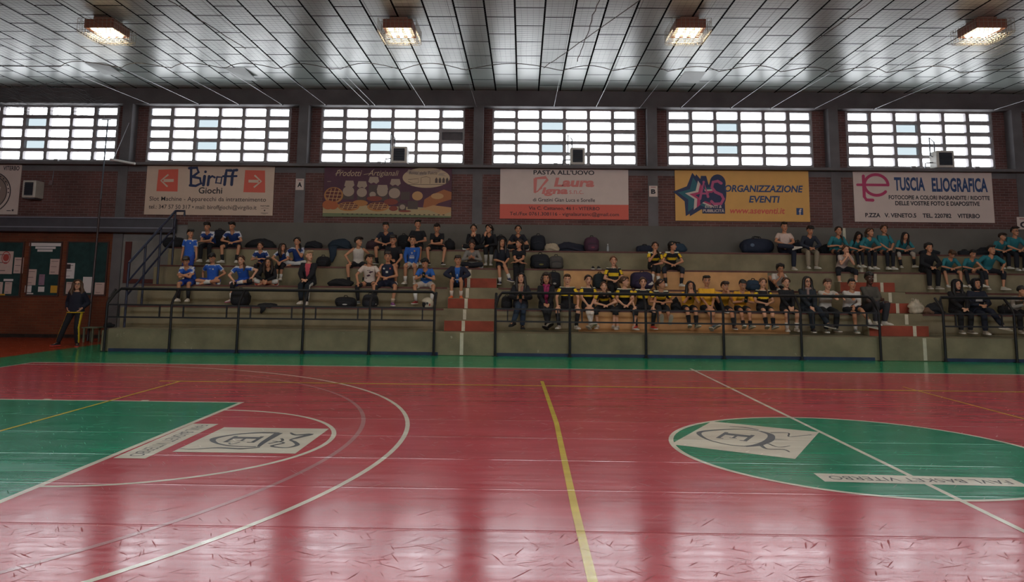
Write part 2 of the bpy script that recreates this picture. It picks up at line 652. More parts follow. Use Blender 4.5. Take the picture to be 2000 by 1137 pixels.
# painted court: key, circle, lines, lettering (all lie on the floor and belong to it)
FEPS = .0006
FL = Plane((0, 0, 0), (1, 0, 0), (0, 1, 0), FEPS)
def fline(mb, a, b, w=0.05, k=2):
    flat(FL, stroke([a, b], w), k, mb)
XF, YL = -7.20, 2.447
def mark(name, mb, m):
    return obj(name, mb, m, floor)
mark('key_area', flat(FL, [[(-XC, -YL), (XF, -YL), (XF, YL), (-XC, YL)]], 1), KEYG)
CX, CR = 0.0, 1.833
mark('centre_circle_fill', flat(FL, [disc(CX, 0, CR, n=72)], 1), KEYG)
mb = MB()
fline(mb, (-XC, YS), (XC, YS), .09)
fline(mb, (-XC, -YS), (-XC, YS))
fline(mb, (XC, -YS), (XC, YS))
fline(mb, (-XC, 6.76), (-11.4, 6.76), .06, 3)
fline(mb, (0, YS + .33), (0, -YS), k=3)
fline(mb, (-XC, YL), (XF, YL), .055)
fline(mb, (XF, -YL), (XF, YL + .03), .06)
for xx, ww in ((-12.15, .36), (-9.9, .1), (-8.55, .1)):
    flat(FL, [[(xx - ww / 2, YL), (xx + ww / 2, YL), (xx + ww / 2, YL + .09), (xx - ww / 2, YL + .09)]], 2, mb)
flat(FL, ringpolys(CX, 0, CR - .025, CR + .025, 80), 3, mb)
flat(FL, ringpolys(XF, 0, 1.80, 1.85, 40, -PI / 2, PI / 2), 2, mb)
flat(FL, ringpolys(-11.40, 0, 6.735, 6.785, 90, -PI / 2, PI / 2), 3, mb)
fline(mb, (XL, 10.2), (-15.9, 10.05), .04)
fline(mb, (XL + .5, 8.9), (-15.95, 10.0), .04)
mark('court_line', mb, LINE)
mb = MB()
flat(FL, ringpolys(-11.40, 0, 6.22, 6.27, 90, -PI / 2.6, PI / 2.2), 2, mb)
mark('old_three_point_line', mb, LINEF)
mb = MB()
fline(mb, (-9.35, 4.55), (9.2, 4.55), .075, 4)
fline(mb, (-9.0, 4.6), (-9.0, -4.5), .045, 4)
fline(mb, (3.0, 5.0), (3.0, -4.5), .035, 4)
mark('volleyball_line', mb, YEL)
mb = MB()
flat(FL, stroke([(-3.05, 5.15), (-3.04, 4.6), (-2.98, 1.2), (-2.99, -.4), (-3.0, -2.2), (-2.99, -6.0)], .058), 5, mb)
mark('attack_line_tape', mb, YEL)

# the two club emblems and name strips
def emblem(o, u, v, w, h, style):
    pl = Plane(o, u, v, FEPS)
    pw = mark('emblem_panel', flat(pl, [[(0, 0), (w, 0), (w, h), (0, h)]], 4), LINE)
    e = MB()
    cx = w * .5
    def S(pts, wd):
        sp_, sw_ = smooth2([(cx + x * w, y * h) for x, y in pts], wd)
        flat(pl, stroke(sp_, sw_), 5, e)
    if style == 0:
        S([(-.28, .60), (-.27, .40), (-.17, .22), (0, .12), (.17, .22), (.27, .40), (.28, .60)], [.05, .06, .05, .07, .035, .03, .03])
        S([(-.28, .60), (.1, .60), (.28, .62)], [.09, .06, .03])
        S([(.3, .64), (.36, .5), (.34, .3), (.4, .12), (.38, .0)], [.03, .05, .04, .02, .01])
        S([(.06, .66), (.12, .78), (.25, .72), (.3, .86), (.2, .92), (.08, .86), (.0, .8), (-.1, .84), (-.24, .9), (-.2, .78), (-.3, .7)], [.02, .03, .04, .03, .05, .04, .03, .06, .08, .05, .02])
        S([(-.05, .7), (.05, .74), (.16, .66)], .03)
        S([(.12, .4), (.2, .36), (.16, .32)], .02)
    else:
        S([(-.3, .52), (-.29, .34), (-.16, .16), (0, .06), (.2, .2), (.3, .4), (.3, .56)], [.03, .04, .05, .06, .03, .025, .03])
        S([(-.3, .52), (-.2, .64), (0, .68), (.2, .64), (.3, .56)], [.04, .07, .09, .08, .04])
        S([(-.34, .5), (-.38, .36), (-.36, .22)], [.03, .05, .02])
        S([(.2, .66), (.3, .74), (.26, .86), (.32, .92)], [.05, .03, .03, .015])
        S([(.12, .7), (.2, .8), (.12, .88)], [.03, .02, .015])
        S([(-.28, .62), (-.34, .76), (-.2, .8), (-.3, .9), (-.36, .96)], [.03, .02, .02, .02, .03])
        S([(-.05, .7), (-.08, .82)], [.03, .01])
    # the serif letter E of the shield
    def Q(x0, y0, x1, y1):
        flat(pl, [[(cx + x0 * w, y0 * h), (cx + x1 * w, y0 * h), (cx + x1 * w, y1 * h), (cx + x0 * w, y1 * h)]], 5, e)
    Q(-.09, .26, -.02, .52)
    Q(-.12, .49, .13, .525); Q(-.12, .255, .13, .29); Q(-.03, .375, .07, .40)
    Q(.11, .46, .13, .525); Q(.11, .255, .13, .32); Q(.06, .355, .075, .42)
    obj('emblem_drawing', e, INK, floor)

def gp(px, py):
    p = onz(px, py)
    return p
# free-throw emblem: reading direction is towards the camera (-Y), its top points to +X
a, b_, c_, d_ = gp(433, 836), gp(640, 837), gp(582, 886), gp(338, 884)
x0, x1 = (a.x + d_.x) / 2, (b_.x + c_.x) / 2
emblem((x0, (a.y + b_.y) / 2, 0), (0, -1, 0), (1, 0, 0), (a.y + b_.y - c_.y - d_.y) / 2, x1 - x0, 0)
a, b_, c_, d_ = gp(1390, 823.5), gp(1599, 844.6), gp(1569, 899), gp(1322, 870)
vdir = ((b_ - a) + (c_ - d_)).normalized()
udir = Vector((vdir.y, -vdir.x, 0))
emblem(a, udir, vdir, ((d_ - a).length + (c_ - b_).length) / 2, ((b_ - a).length + (c_ - d_).length) / 2, 1)
def strip(f0, f1, o1, words_):
    """f0/f1: the two corners at the word's start (top, bottom of letters), o1: corner at its end (bottom)"""
    u = (o1 - f1); L_ = u.length; u.normalize()
    v = Vector((-u.y, u.x, 0))
    h = abs((f0 - f1).dot(v))
    pl = Plane(f1, u, v, FEPS)
    mark('name_strip', flat(pl, [[(0, 0), (L_, 0), (L_, h), (0, h)]], 4), LINE)
    obj('name_strip_lettering', text(pl, words_, L_ * .05, L_ * .95, h * .28, h * .74, 5), INK, floor)
p1, p2, p3 = gp(427, 828.5), gp(377, 828), gp(221, 895.5)
strip(p1, p2, p3, 'FAVL BASKET VITERBO')
q1, q2 = gp(1589, 925), gp(1617, 943)
strip(gp(2000, 951.5), gp(1974, 935), q1, 'FAVL BASKET VITERBO')

# ceiling
mb = MB().box((XL - .2, YB - .3, ZC), (XR + .2, 14.4, ZC + .12))
ceiling = struct(obj('ceiling', mb, ceiling_mat()))

# window wall: brick below and beside the windows, concrete posts, beam and ledge
mb = MB()
YO = 14.30
mb.box((XL - .2, YW - .01, ZTOP), (XR + .2, YO, ZC), 1)                       # beam
mb.box((XL - .2, YW - .27, 5.03), (XR + .2, YO, 5.11), 1)                     # ledge
mb.box((XL - .2, YW, 4.86), (XR + .2, YW + .2, 5.03), 1)
for a, b_ in COLS:
    mb.box((a, YW - .012, 0), (b_, YO, ZTOP), 1)
for (a0, a1), (b0, b1) in zip(COLS[:-1], COLS[1:]):
    x0, x1 = a1, b0
    g0, g1 = (x0 + x1) / 2 - 2.13, (x0 + x1) / 2 + 2.13
    mb.box((x0, YG, 5.11), (g0, YG + .15, ZTOP), 0)
    mb.box((g1, YG, 5.11), (x1, YG + .15, ZTOP), 0)
    if x1 < -15.0:
        mb.box((x0, YW, 3.30), (x1, YW + .2, 4.86), 0)
        mb.box((x0, YW, 0), (x1, YW + .2, 3.30), 2)
    elif x0 < -14:
        mb.box((x0, YW, 3.30), (x1, YW + .2, 4.86), 0)
        mb.box((x0, YW + .04, 0), (x1, YW + .2, 3.30), 3)
    else:
        mb.box((x0, YW, 3.38), (x1, YW + .2, 4.86), 0)
mb.box((-13.2, YW - .05, 2.4), (XR, YW + .05, 3.39), 4)                        # plastered parapet behind the top tier
wall_far = struct(obj('wall_far', mb, [BRICK, CONCB, BRICKO, CONCD, PLAST]))
mb = MB()
mb.box((XL - .25, YB, 0), (XL, 14.3, ZC), 0)
struct(obj('wall_left', mb, BRICKO))
mb = MB()
mb.box((XR, YB, 0), (XR + .25, 14.3, ZC), 0)
struct(obj('wall_right', mb, BRICKO))
mb = MB().box((XL, YW - .03, 0), (COLS[1][0] - .02, YW, .10))
struct(obj('baseboard_far', mb, mat('worn_skirting', '#2a1f1c', .9, .6, 9)))
p0, p1 = ony(246, 472, YW + .02), ony(251, 545, YW + .02)
mb = MB().box((p0.x, YW + .0, p1.z), (p1.x + .02, YW + .05, p0.z)).box((p0.x, YW + .0, p1.z - .12), (p0.x + 1.25, YW + .05, p1.z))
struct(obj('trim_1', mb, mat('red_frame_paint', '#552723', .7, .15, 4)))
# wall behind the camera, with its own long band of windows between posts
mb = MB()
mb.box((XL, YB - .3, 0), (XR, YB, 5.4), 0)
mb.box((XL, YB - .3, 6.8), (XR, YB, ZC), 1)
for i in range(9):
    x = XL + (XR - XL) * i / 8
    mb.box((x - .14, YB - .3, 4.9), (x + .14, YB, 6.8), 1)
struct(obj('wall_near', mb, [BRICK, CONCB]))

# windows: concrete lattice of 6 x 5 lights with glass
LAT = mat('lattice_concrete', '#8d888a', 0.8, 0.15, 6)
def glass_mat():
    m = bpy.data.materials.new('window_glass')
    m.use_nodes = True
    nt = m.node_tree
    nt.nodes.remove(nt.nodes['Principled BSDF'])
    out = nt.nodes['Material Output']
    tr = nt.nodes.new('ShaderNodeBsdfTransparent')
    gl = nt.nodes.new('ShaderNodeBsdfGlossy')
    gl.inputs['Roughness'].default_value = 0.08
    mx = nt.nodes.new('ShaderNodeMixShader')
    mx.inputs[0].default_value = 0.06
    wn = nt.nodes.new('ShaderNodeNewGeometry')
    rp = nt.nodes.new('ShaderNodeValToRGB')
    rp.color_ramp.interpolation = 'CONSTANT'
    rp.color_ramp.elements[0].position, rp.color_ramp.elements[0].color = 0.0, (.088, .100, .104, 1)
    rp.color_ramp.elements[1].position, rp.color_ramp.elements[1].color = 0.10, (.97, .98, .98, 1)
    nt.links.new(wn.outputs['Random Per Island'], rp.inputs[0])
    nt.links.new(rp.outputs[0], tr.inputs['Color'])
    nt.links.new(tr.outputs[0], mx.inputs[1]); nt.links.new(gl.outputs[0], mx.inputs[2])
    nt.links.new(mx.outputs[0], out.inputs['Surface'])
    return m
NX, NZ, PWX, PHZ, PX_, PZ_ = 6, 5, 0.628, 0.246, 0.722, 0.342
GLASS = glass_mat()
PLY = mat('boarded_light', '#5b5558', 0.8, 0.2, 5)
for wi, ((a0, a1), (b0, b1)) in enumerate(zip(COLS[:-1], COLS[1:])):
    xm = (a1 + b0) / 2
    lx = xm - 2.13
    X = [lx + .011 + i * PX_ for i in range(NX)]
    Zt = [6.877 - k * PZ_ for k in range(NZ)]
    mb = MB()
    xs = [xm - 2.13 - .001] + [v for x in X for v in (x, x + PWX)] + [xm + 2.13 + .001]
    # uprights
    edges = [(xm - 2.17, X[0])] + [(X[i] + PWX, X[i + 1]) for i in range(NX - 1)] + [(X[-1] + PWX, xm + 2.17)]
    for e0, e1 in edges:
        if e1 - e0 > .005:
            mb.box((e0, YG - .02, 5.11), (e1, YG + .12, ZTOP))
    bars = [(Zt[0], ZTOP)] + [(Zt[k + 1], Zt[k] - PHZ) for k in range(NZ - 1)] + [(5.11, Zt[-1] - PHZ)]
    for z0, z1 in bars:
        for i in range(NX):
            mb.box((X[i], YG - .015, z0), (X[i] + PWX, YG + .12, z1))
    # chamfered corners of the lights
    for i in range(NX):
        for k in range(NZ):
            for sx, ex in ((1, X[i]), (-1, X[i] + PWX)):
                for sz, ez in ((-1, Zt[k]), (1, Zt[k] - PHZ)):
                    c = .022
                    mb.prism([(ex, YG - .01, ez), (ex + sx * c, YG - .01, ez), (ex, YG - .01, ez + sz * c)], (0, .12, 0))
    w = struct(obj('window_%d' % (wi + 1), mb, LAT))
    g = MB()
    for x_ in X:
        for z_ in Zt:
            g.add([(x_ - .01, YG + .06, z_ - PHZ - .01), (x_ + PWX + .01, YG + .06, z_ - PHZ - .01), (x_ + PWX + .01, YG + .06, z_ + .01), (x_ - .01, YG + .06, z_ + .01)], [(0, 1, 2, 3)])
    obj('glass', g, GLASS, w)
    if wi == 2:
        obj('boarded_pane', MB().box((X[5], YG + .04, Zt[2] - PHZ), (X[5] + PWX, YG + .055, Zt[2])), PLY, w)
    # opened or slipped lights: thin inner casements
    cs = MB()
    for (i, k) in ((0, 0), (0, 1), (0, 2), (5, 0), (5, 1), (5, 2), (0, 3), (5, 3)):
        x0, x1, z1, z0 = X[i] + .01, X[i] + PWX - .01, Zt[k] - .008, Zt[k] - PHZ + .008
        for q in ((x0, z0, x1, z0 + .012), (x0, z1 - .012, x1, z1), (x0, z0, x0 + .018, z1), (x1 - .018, z0, x1, z1)):
            cs.box((q[0], YG + .0, q[1]), (q[2], YG + .03, q[3]))
    obj('casement', cs, mat('casement_metal', '#4a4a52', 0.5), w)
# ------------------------------------------------------------------ concrete stand
Y1, DY, H1, RZ = 9.65, 0.75, 0.533, 0.513
YT = [0] + [Y1 + DY * k for k in range(5)]
ZT = [0] + [H1 + RZ * k for k in range(5)]
SX0, SX1 = -13.1, 17.0
NOSE = mat('seat_edge_paint', '#5a3028', 0.6, 0.3, 6)
TAN = mat('tan_painted_riser', '#c79766', 0.8, 0.15, 3)
REDP = mat('red_step_paint', '#8f3f2c', 0.75, 0.2, 4)
WHT = mat('white_step_line', '#c9c2ae', 0.75, 0.15, 6)
BLUEP = mat('blue_base_paint', '#22304e', 0.7, 0.3, 4)
def chipped():
    m = CONC.copy()
    m.name = 'chipped_concrete'
    nt = m.node_tree
    b = nt.nodes['Principled BSDF']
    src = b.inputs['Base Color'].links[0].from_socket
    tc = nt.nodes.new('ShaderNodeTexCoord')
    n = nt.nodes.new('ShaderNodeTexNoise')
    n.inputs['Scale'].default_value = 3.2
    n.inputs['Detail'].default_value = 7
    n.inputs['Roughness'].default_value = .68
    nt.links.new(tc.outputs['Object'], n.inputs['Vector'])
    r = nt.nodes.new('ShaderNodeValToRGB')
    r.color_ramp.elements[0].position, r.color_ramp.elements[0].color = .655, (0, 0, 0, 1)
    r.color_ramp.elements[1].position, r.color_ramp.elements[1].color = .675, (.75, .75, .75, 1)
    nt.links.new(n.outputs[0], r.inputs[0])
    x = nt.nodes.new('ShaderNodeMix')
    x.data_type = 'RGBA'
    nt.links.new(r.outputs[0], x.inputs[0])
    nt.links.new(src, x.inputs[6])
    x.inputs[7].default_value = C('#a8a08a')
    nt.links.new(x.outputs[2], b.inputs['Base Color'])
    return m
CHIP = chipped()
stand = thing('grandstand', 'five tier bare concrete grandstand along the brick window wall', 'grandstand', (2, 11.6, 0))
for k in range(1, 6):
    z0 = 0 if k == 1 else ZT[k - 1]
    mb = MB().box((SX0, YT[k], z0), (SX1, YW - .05, ZT[k]))
    obj('tier', mb, CHIP if k == 1 else CONC, stand, bevel=0.015)
for k in range(1, 6):                                                  # stepped kerb at the end of the stand
    z0 = 0 if k == 1 else ZT[k - 1] - .12
    obj('end_kerb', MB().box((SX0 - .17, YT[k] + .05, z0), (SX0 - .005, YT[k] + (DY if k < 5 else .9), ZT[k] - .05)), CONC, stand, bevel=0.02)
A1 = (ony(860, 670, Y1).x, ony(966, 670, Y1).x)
A2 = (ony(1712, 675, Y1).x, ony(1838, 680, Y1).x)
spans = [(SX0, A1[0]), (A1[1], A2[0]), (A2[1], SX1)]
for k in range(2, 6):
    for a, b_ in ([(SX0, SX1)] if k >= 4 else spans):
        if k == 5 or True:
            obj('seat_edge', MB().box((a + .02, YT[k] - .012, ZT[k] - .035), (b_ - .02, YT[k] + .05, ZT[k] + .006)), NOSE, stand)
for k, xa, xb in ((4, 1101, 1501), (3, 1120, 1530), (2, 1130, 1540)):
    z0, z1 = ZT[k - 1] + .005, ZT[k] - .036
    pa, pb = ony(xa, 600, YT[k]).x, ony(xb, 600, YT[k]).x
    obj('painted_riser', MB().box((pa, YT[k] - .006, z0), (pb, YT[k] + .01, z1)), TAN, stand)['label'] = 'tan painted riser panel'
for a, b_ in spans:
    obj('base_strip', MB().box((a + .05, Y1 - .006, 0.0), (b_ - .05, Y1 + .01, .075)), BLUEP, stand)['label'] = 'dark blue painted strip along the foot'
ST1, ST2 = -4.80, 5.86
for nm, (a, b_), lab, cx in (('aisle_steps', A1, 'red fronted aisle steps with white line climbing beside the boy in orange shoes', ST1),
                             ('aisle_steps', A2, 'red fronted aisle steps with white line between the two guard rails, beside the white bag', ST2)):
    t = thing(nm, lab, 'steps', ((a + b_) / 2, Y1, ZT[1]), 'aisle steps of the stand')
    for k in (1, 2, 3):
        x0, x1 = a + .03, b_ - .03
        s = obj('half_step', MB().box((x0, YT[k + 1] - .34, ZT[k]), (x1, YT[k + 1], ZT[k] + .257)), CONC, t, bevel=0.008)
        obj('red_riser', MB().box((x0 + .01, YT[k + 1] - .346, ZT[k] + .005), (x1 - .01, YT[k + 1] - .335, ZT[k] + .245)), REDP, s)
        obj('white_line', MB().box((cx - .04, YT[k + 1] - .349, ZT[k] + .005), (cx + .04, YT[k + 1] - .335, ZT[k] + .245)), WHT, s)
    mb = MB().box((cx - .04, Y1 - .004, .02), (cx + .04, Y1 + .01, ZT[1] - .01))
    for k in (2, 3, 4):
        mb.box((cx - .04, YT[k] - .004, ZT[k - 1] + .262), (cx + .04, YT[k] + .01, ZT[k] - .01))
    mb.box((cx - .04, YT[5] - .004, ZT[4] + .01), (cx + .04, YT[5] + .01, ZT[5] - .04))
    mb.box((cx - .04, YW - .056, ZT[5] + .01), (cx + .04, YW - .045, 3.38))
    obj('line_on_riser', mb, WHT, t)

# ------------------------------------------------------------------ guard rails
IRON = mat('black_iron', '#131318', 0.5, 0.15, 12, spec=0.4)
def guard_rail(label, posts, xl, xr, cornered):
    """posts: x of each upright; the uprights lean back above the middle bar"""
    zl, zm, zt = .80, 1.085, 1.455
    yf, yt_ = 9.575, 9.88
    t = thing('guard_rail', label, 'railing', ((xl + xr) / 2, yf, 0), 'guard rails in front of the stand')
    for x in posts:
        p = MB()
        p.tube([(x, yf, 0), (x, yf, zm + .02), (x, yf + .06, zm + .13), (x, yt_, zt - .02)], .03, 8)
        p.box((x - .06, yf - .05, 0), (x + .06, yf + .05, .012))
        obj('post', p, IRON, t, smooth=False)
    tp = [(xl, yt_, zt), (xr, yt_, zt)]
    if 'l' in cornered:
        tp = [(xl - .0, yf + .02, zm + .05), (xl + .06, yf + .2, zt - .1), (xl + .14, yt_, zt)] + tp[1:]
    if 'r' in cornered:
        tp = tp[:-1] + [(xr - .1, yt_, zt), (xr - .02, yt_ - .03, zt - .06), (xr, yf + .05, zm + .08)]
    obj('top_rail', MB().tube(tp, .034, 8), IRON, t)
    for z in (zm, zl):
        obj('middle_rail', MB().box((xl, yf - .018, z - .018), (xr, yf + .018, z + .018)), IRON, t)
    for i, x in enumerate(posts):
        for d in (-.28, .28):
            if xl + .05 < x + d < xr - .05:
                obj('baluster', MB().box((x + d - .015, yf - .015, zl + .018), (x + d + .015, yf + .015, zm - .018)), IRON, t)
    return t
def fx(px): return ony(px, 680, 9.575).x
guard_rail('black iron guard rail on the row of blue shirted players, up to the first aisle', [fx(x) for x in (330, 462, 590, 720, 847)] + [fx(203)], fx(203), fx(847), 'lr')
guard_rail('long black iron guard rail before the black and yellow shirted players', [fx(x) for x in (967, 1113, 1262, 1414, 1566, 1720)], fx(967), fx(1720), 'lr')
xr3 = fx(1985)
guard_rail('black iron guard rail before the two seated people with raised hoods', [fx(1846), xr3, xr3 + 1.65, xr3 + 3.3], fx(1846), xr3 + 3.3, 'lr')

# stair handrail climbing the stand's end
t = thing('stair_handrail', 'dark blue grey sloping handrail climbing the end of the stand', 'handrail', (-12.9, 11.4, ZT[2]))
hx = -12.92
bot, top = onx(252, 514, hx), onx(343, 412, hx)
zs = lambda y: bot.z + (top.z - bot.z) * (y - bot.y) / (top.y - bot.y)
RAILM = mat('handrail_paint', '#232940', 0.4, 0.15, 10)
obj('top_rail', MB().tube([bot, top, (hx + .25, top.y, top.z), (hx + .25, top.y, top.z - .14)], .032, 8), RAILM, t)
for d in (.45, .78):
    obj('middle_rail', MB().tube([(hx, bot.y, bot.z - d), (hx, top.y, top.z - d)], .024, 8), RAILM, t)
for i in range(4):
    y = bot.y + (top.y - bot.y) * i / 3
    kk = max(k for k in range(1, 6) if YT[k] <= y + .02)
    obj('post', MB().tube([(hx, y, ZT[kk]), (hx, y, zs(y))], .028, 8), RAILM, t)
# ------------------------------------------------------------------ ceiling flood lamps in wire cages
HOUS = mat('lamp_housing', '#7c4a36', 0.5, 0.1, 6)
CAGE = mat('cage_wire', '#8b8474', 0.4, metal=0.6)
BULB = emit('lamp_tube_glow', (1.0, 0.88, 0.68), 3.0)
REFL = emit('lamp_reflector_glow', (1.0, 0.80, 0.55), .6)
LZ0, LZ1 = 7.10, 7.30
def flood_lamp(cx, y0, label):
    w, d = .64, .70
    t = thing('ceiling_flood_lamp', label, 'lamp', (cx, y0 + d / 2, ZC), 'caged flood lamps under the ceiling')
    x0, x1, y1 = cx - w / 2, cx + w / 2, y0 + d
    mb = MB()
    mb.box((x0, y0, LZ0), (x1, y0 + .02, LZ1)).box((x0, y1 - .02, LZ0), (x1, y1, LZ1))
    mb.box((x0, y0, LZ0), (x0 + .02, y1, LZ1)).box((x1 - .02, y0, LZ0), (x1, y1, LZ1))
    mb.box((x0, y0, LZ1 - .02), (x1, y1, LZ1))
    mb.box((x0 + .12, y0 + .12, LZ1), (x1 - .12, y1 - .12, ZC))
    obj('housing', mb, HOUS, t, bevel=.02)
    obj('reflector', MB().box((x0 + .03, y0 + .03, LZ0 + .045), (x1 - .03, y1 - .03, LZ0 + .05)), REFL, t)
    for k in (-1, 0, 1):
        obj('tube', MB().tube([(cx + k * .17, y0 + .08, LZ0 + .02), (cx + k * .17, y1 - .08, LZ0 + .02)], .045, 8), BULB, t)
    mb = MB()
    e, zb = .09, LZ0 - .13
    r = .0045
    X = [x0 - e + (w + 2 * e) * i / 9 for i in range(10)]
    Y = [y0 - e + (d + 2 * e) * i / 9 for i in range(10)]
    for x in X:
        mb.tube([(x, Y[0], LZ1 - .02), (x, Y[0], zb + .03), (x, Y[0] + .03, zb), (x, Y[-1] - .03, zb), (x, Y[-1], zb + .03), (x, Y[-1], LZ1 - .02)], r, 4)
    for y in Y:
        mb.tube([(X[0], y, LZ1 - .02), (X[0], y, zb + .03), (X[0] + .03, y, zb), (X[-1] - .03, y, zb), (X[-1], y, zb + .03), (X[-1], y, LZ1 - .02)], r, 4)
    for z in (LZ1 - .02, LZ1 - .10, zb + .05):
        mb.tube([(X[0], Y[0], z), (X[-1], Y[0], z), (X[-1], Y[-1], z), (X[0], Y[-1], z), (X[0], Y[0], z)], r, 4)
    obj('wire_cage', mb, CAGE, t)
    l = bpy.data.lights.new('lamp_light', 'AREA')
    l.shape = 'RECTANGLE'
    l.size, l.size_y = w * .85, d * .85
    l.energy = LAMP_W
    l.color = LAMP_COL
    o = bpy.data.objects.new('lamp_light', l)
    o.location = (0, 0, LZ0 - .012 - ZC)
    link(o, t)
for px, lb in ((192, 'above the window with the hanging tube light'), (776, 'above the window with the dark boarded pane'),
               (1350, 'above the window between the yellow and white advertising boards'), (1938, 'above the window over the tall lettered printing shop board')):
    c = onz(px, 54, LZ0)
    flood_lamp(c.x, c.y, 'brown caged ceiling flood lamp ' + lb)
for yy in (0.2, -7.2):                                                     # the nearer rows of lamps, over the court
    for px in (192, 776, 1350, 1938):
        flood_lamp(onz(px, 54, LZ0).x, yy, 'brown caged ceiling flood lamp over the open court')

# ------------------------------------------------------------------ safety net under the ceiling
NETM = mat('net_cord', '#3b3d40', 0.8)
ROPE = mat('net_rope', '#4a4640', 0.8)
WIRE = mat('steel_wire', '#8f8f94', 0.35, metal=0.7)
wire_px = [(430, 146), (508, 140), (575, 136), (664, 135), (784, 135), (908, 137), (1097, 133), (1268, 131), (1308, 134), (1409, 135), (1532, 132), (1632, 136), (1741, 137), (1890, 124)]
NZ0 = 6.72
wx = sorted([-14.6, -13.1, -11.9, -10.6, -9.3, -8.0] + [onz(a, 136, NZ0).x for a in (664, 784, 908, 1097, 1200, 1308, 1409, 1532, 1632, 1741, 1890)] + [10.4, 12.2, 14])
YE = onz(908, 137, NZ0).y
def net_edge(x):
    for a, b_ in zip(wx[:-1], wx[1:]):
        if a <= x <= b_:
            t_ = (x - a) / (b_ - a)
            return YE - .55 * math.sin(PI * t_) * min(1, (b_ - a) / 1.6)
    return YE - .1
def net_z(x, y):
    s = noise.noise(Vector((x * .5, y * .35, 2))) * .05
    return NZ0 + s
mb = MB()
CELL = .115
def strand(pts, r=.0013):
    """thin three-sided cord"""
    vs, fs = [], []
    for i, p in enumerate(pts):
        d = (pts[min(i + 1, len(pts) - 1)] - pts[max(i - 1, 0)]).normalized()
        a = d.cross(Vector((0, 0, 1))).normalized() * r
        vs += [p + a, p - a, p + Vector((0, 0, r * 1.6))]
        if i:
            k = 3 * i
            fs += [(k - 3, k - 2, k + 1, k), (k - 2, k - 1, k + 2, k + 1), (k - 1, k - 3, k, k + 2)]
    mb.add(vs, fs)
x = -17.5
while x < 16.5:
    ye = net_edge(x)
    pts, y = [], -3.0
    while y < ye - .01:
        pts.append(Vector((x + noise.noise(Vector((x, y, 0))) * .02, y, net_z(x, y))))
        y += .9
    pts.append(Vector((x, ye, NZ0)))
    strand(pts)
    x += CELL
y = -3.0
while y < YE - .02:
    pts, x = [], -17.5
    while x < 16.5:
        if y <= net_edge(x) + .01:
            pts.append(Vector((x, y + noise.noise(Vector((x, y, 5))) * .03, net_z(x, y))))
        elif len(pts) > 1:
            strand(pts); pts = []
        else:
            pts = []
        x += .45
    if len(pts) > 1:
        strand(pts)
    y += CELL
net = obj('safety_net', mb, NETM)
tag(net, 'thin dark square meshed safety net stretched flat under the panelled ceiling', 'net')
mb = MB()
pts, x = [], -17.5
while x < 16.5:
    pts.append((x, net_edge(x), NZ0))
    x += .12
mb.tube(pts, .009, 5)
obj('edge_rope', mb, ROPE, net)
for (ax, ay), (bx, by) in (((1062, 133), (1250, 0)), ((1128, 120), (1170, 0)), ((1540, 118), (1705, 0)), ((480, 95), (330, 0))):
    a, b_ = onz(ax, ay, NZ0 - .03), onz(bx, by, NZ0 - .03)
    n = 14
    mb = MB()
    mb.tube([a + (b_ - a) * (i / n) + Vector((noise.noise(Vector((i * .6, ax, 0))) * .05, 0, noise.noise(Vector((i * .6, ax, 3))) * .03)) for i in range(n + 1)], .009, 5)
    obj('lacing_cord', mb, ROPE, net)
for x in wx:
    obj('carrying_wire', MB().tube([(x, -2.5, NZ0 + .02), (x, YE, NZ0)], .0035, 4), ROPE, net)
# the slack corner of the net by the wall
mb = MB()
ca, cb = onz(-60, 120, NZ0), onz(90, 168, ZTOP)
for i in range(26):
    for sg in (0, 1):
        pts = []
        for j in range(12):
            u = i / 25
            v = j / 11
            if sg:
                u, v = v, u
            xx = -18.9 + u * 3.6 + .12 * math.sin(v * 9 + i)
            yy = 10.6 + v * 2.7
            zz = NZ0 - .02 - .30 * math.sin(PI * min(1, max(0, u))) * (.4 + .6 * v) + .05 * math.sin(i * 2.1 + j * 1.3)
            pts.append(Vector((xx, yy, zz)))
        strand(pts, .0035)
obj('slack_corner', mb, NETM, net)
for i, x in enumerate(wx):
    w = MB().tube([(x, YE, NZ0), (x, YW - .02, ZTOP - .02)], .0038, 5)
    w.ell((x, YW - .03, ZTOP - .02), .022, .022, .022, nu=6, nv=4)
    o = obj('stay_wire', w, WIRE, loc=(x, YE, NZ0))
    tag(o, 'thin steel stay wire from the net edge to the window wall beam', 'wire', 'stay wires of the safety net')

# slipped ceiling boards
SLIP = mat('slipped_board', '#9aa09e', 0.5)
DARK = mat('ceiling_gap', '#15161a', 0.9)
for px, py, tl, lb in ((470, 142, .10, 'above the net corner'), (205, 133, .09, 'near the window beam'), (1350, 150, .05, 'behind the third lamp')):
    c = onz(px, py, ZC)
    w, d = .58, 1.0
    mb = MB().add([(c.x - w / 2, c.y - d / 2, ZC - .004), (c.x + w / 2, c.y - d / 2, ZC - .004), (c.x + w / 2, c.y + d / 2, ZC - tl), (c.x - w / 2, c.y + d / 2, ZC - tl * .4),
                   (c.x - w / 2, c.y - d / 2, ZC - .001), (c.x + w / 2, c.y - d / 2, ZC - .001), (c.x + w / 2, c.y + d / 2, ZC - tl + .02), (c.x - w / 2, c.y + d / 2, ZC - tl * .4 + .02)],
                  [(0, 1, 2, 3), (7, 6, 5, 4), (0, 4, 5, 1), (1, 5, 6, 2), (2, 6, 7, 3), (3, 7, 4, 0)])
    o = obj('loose_ceiling_board', mb, SLIP, loc=(c.x, c.y, ZC))
    tag(o, 'pale ceiling board slipped open at one edge, ' + lb, 'ceiling board')

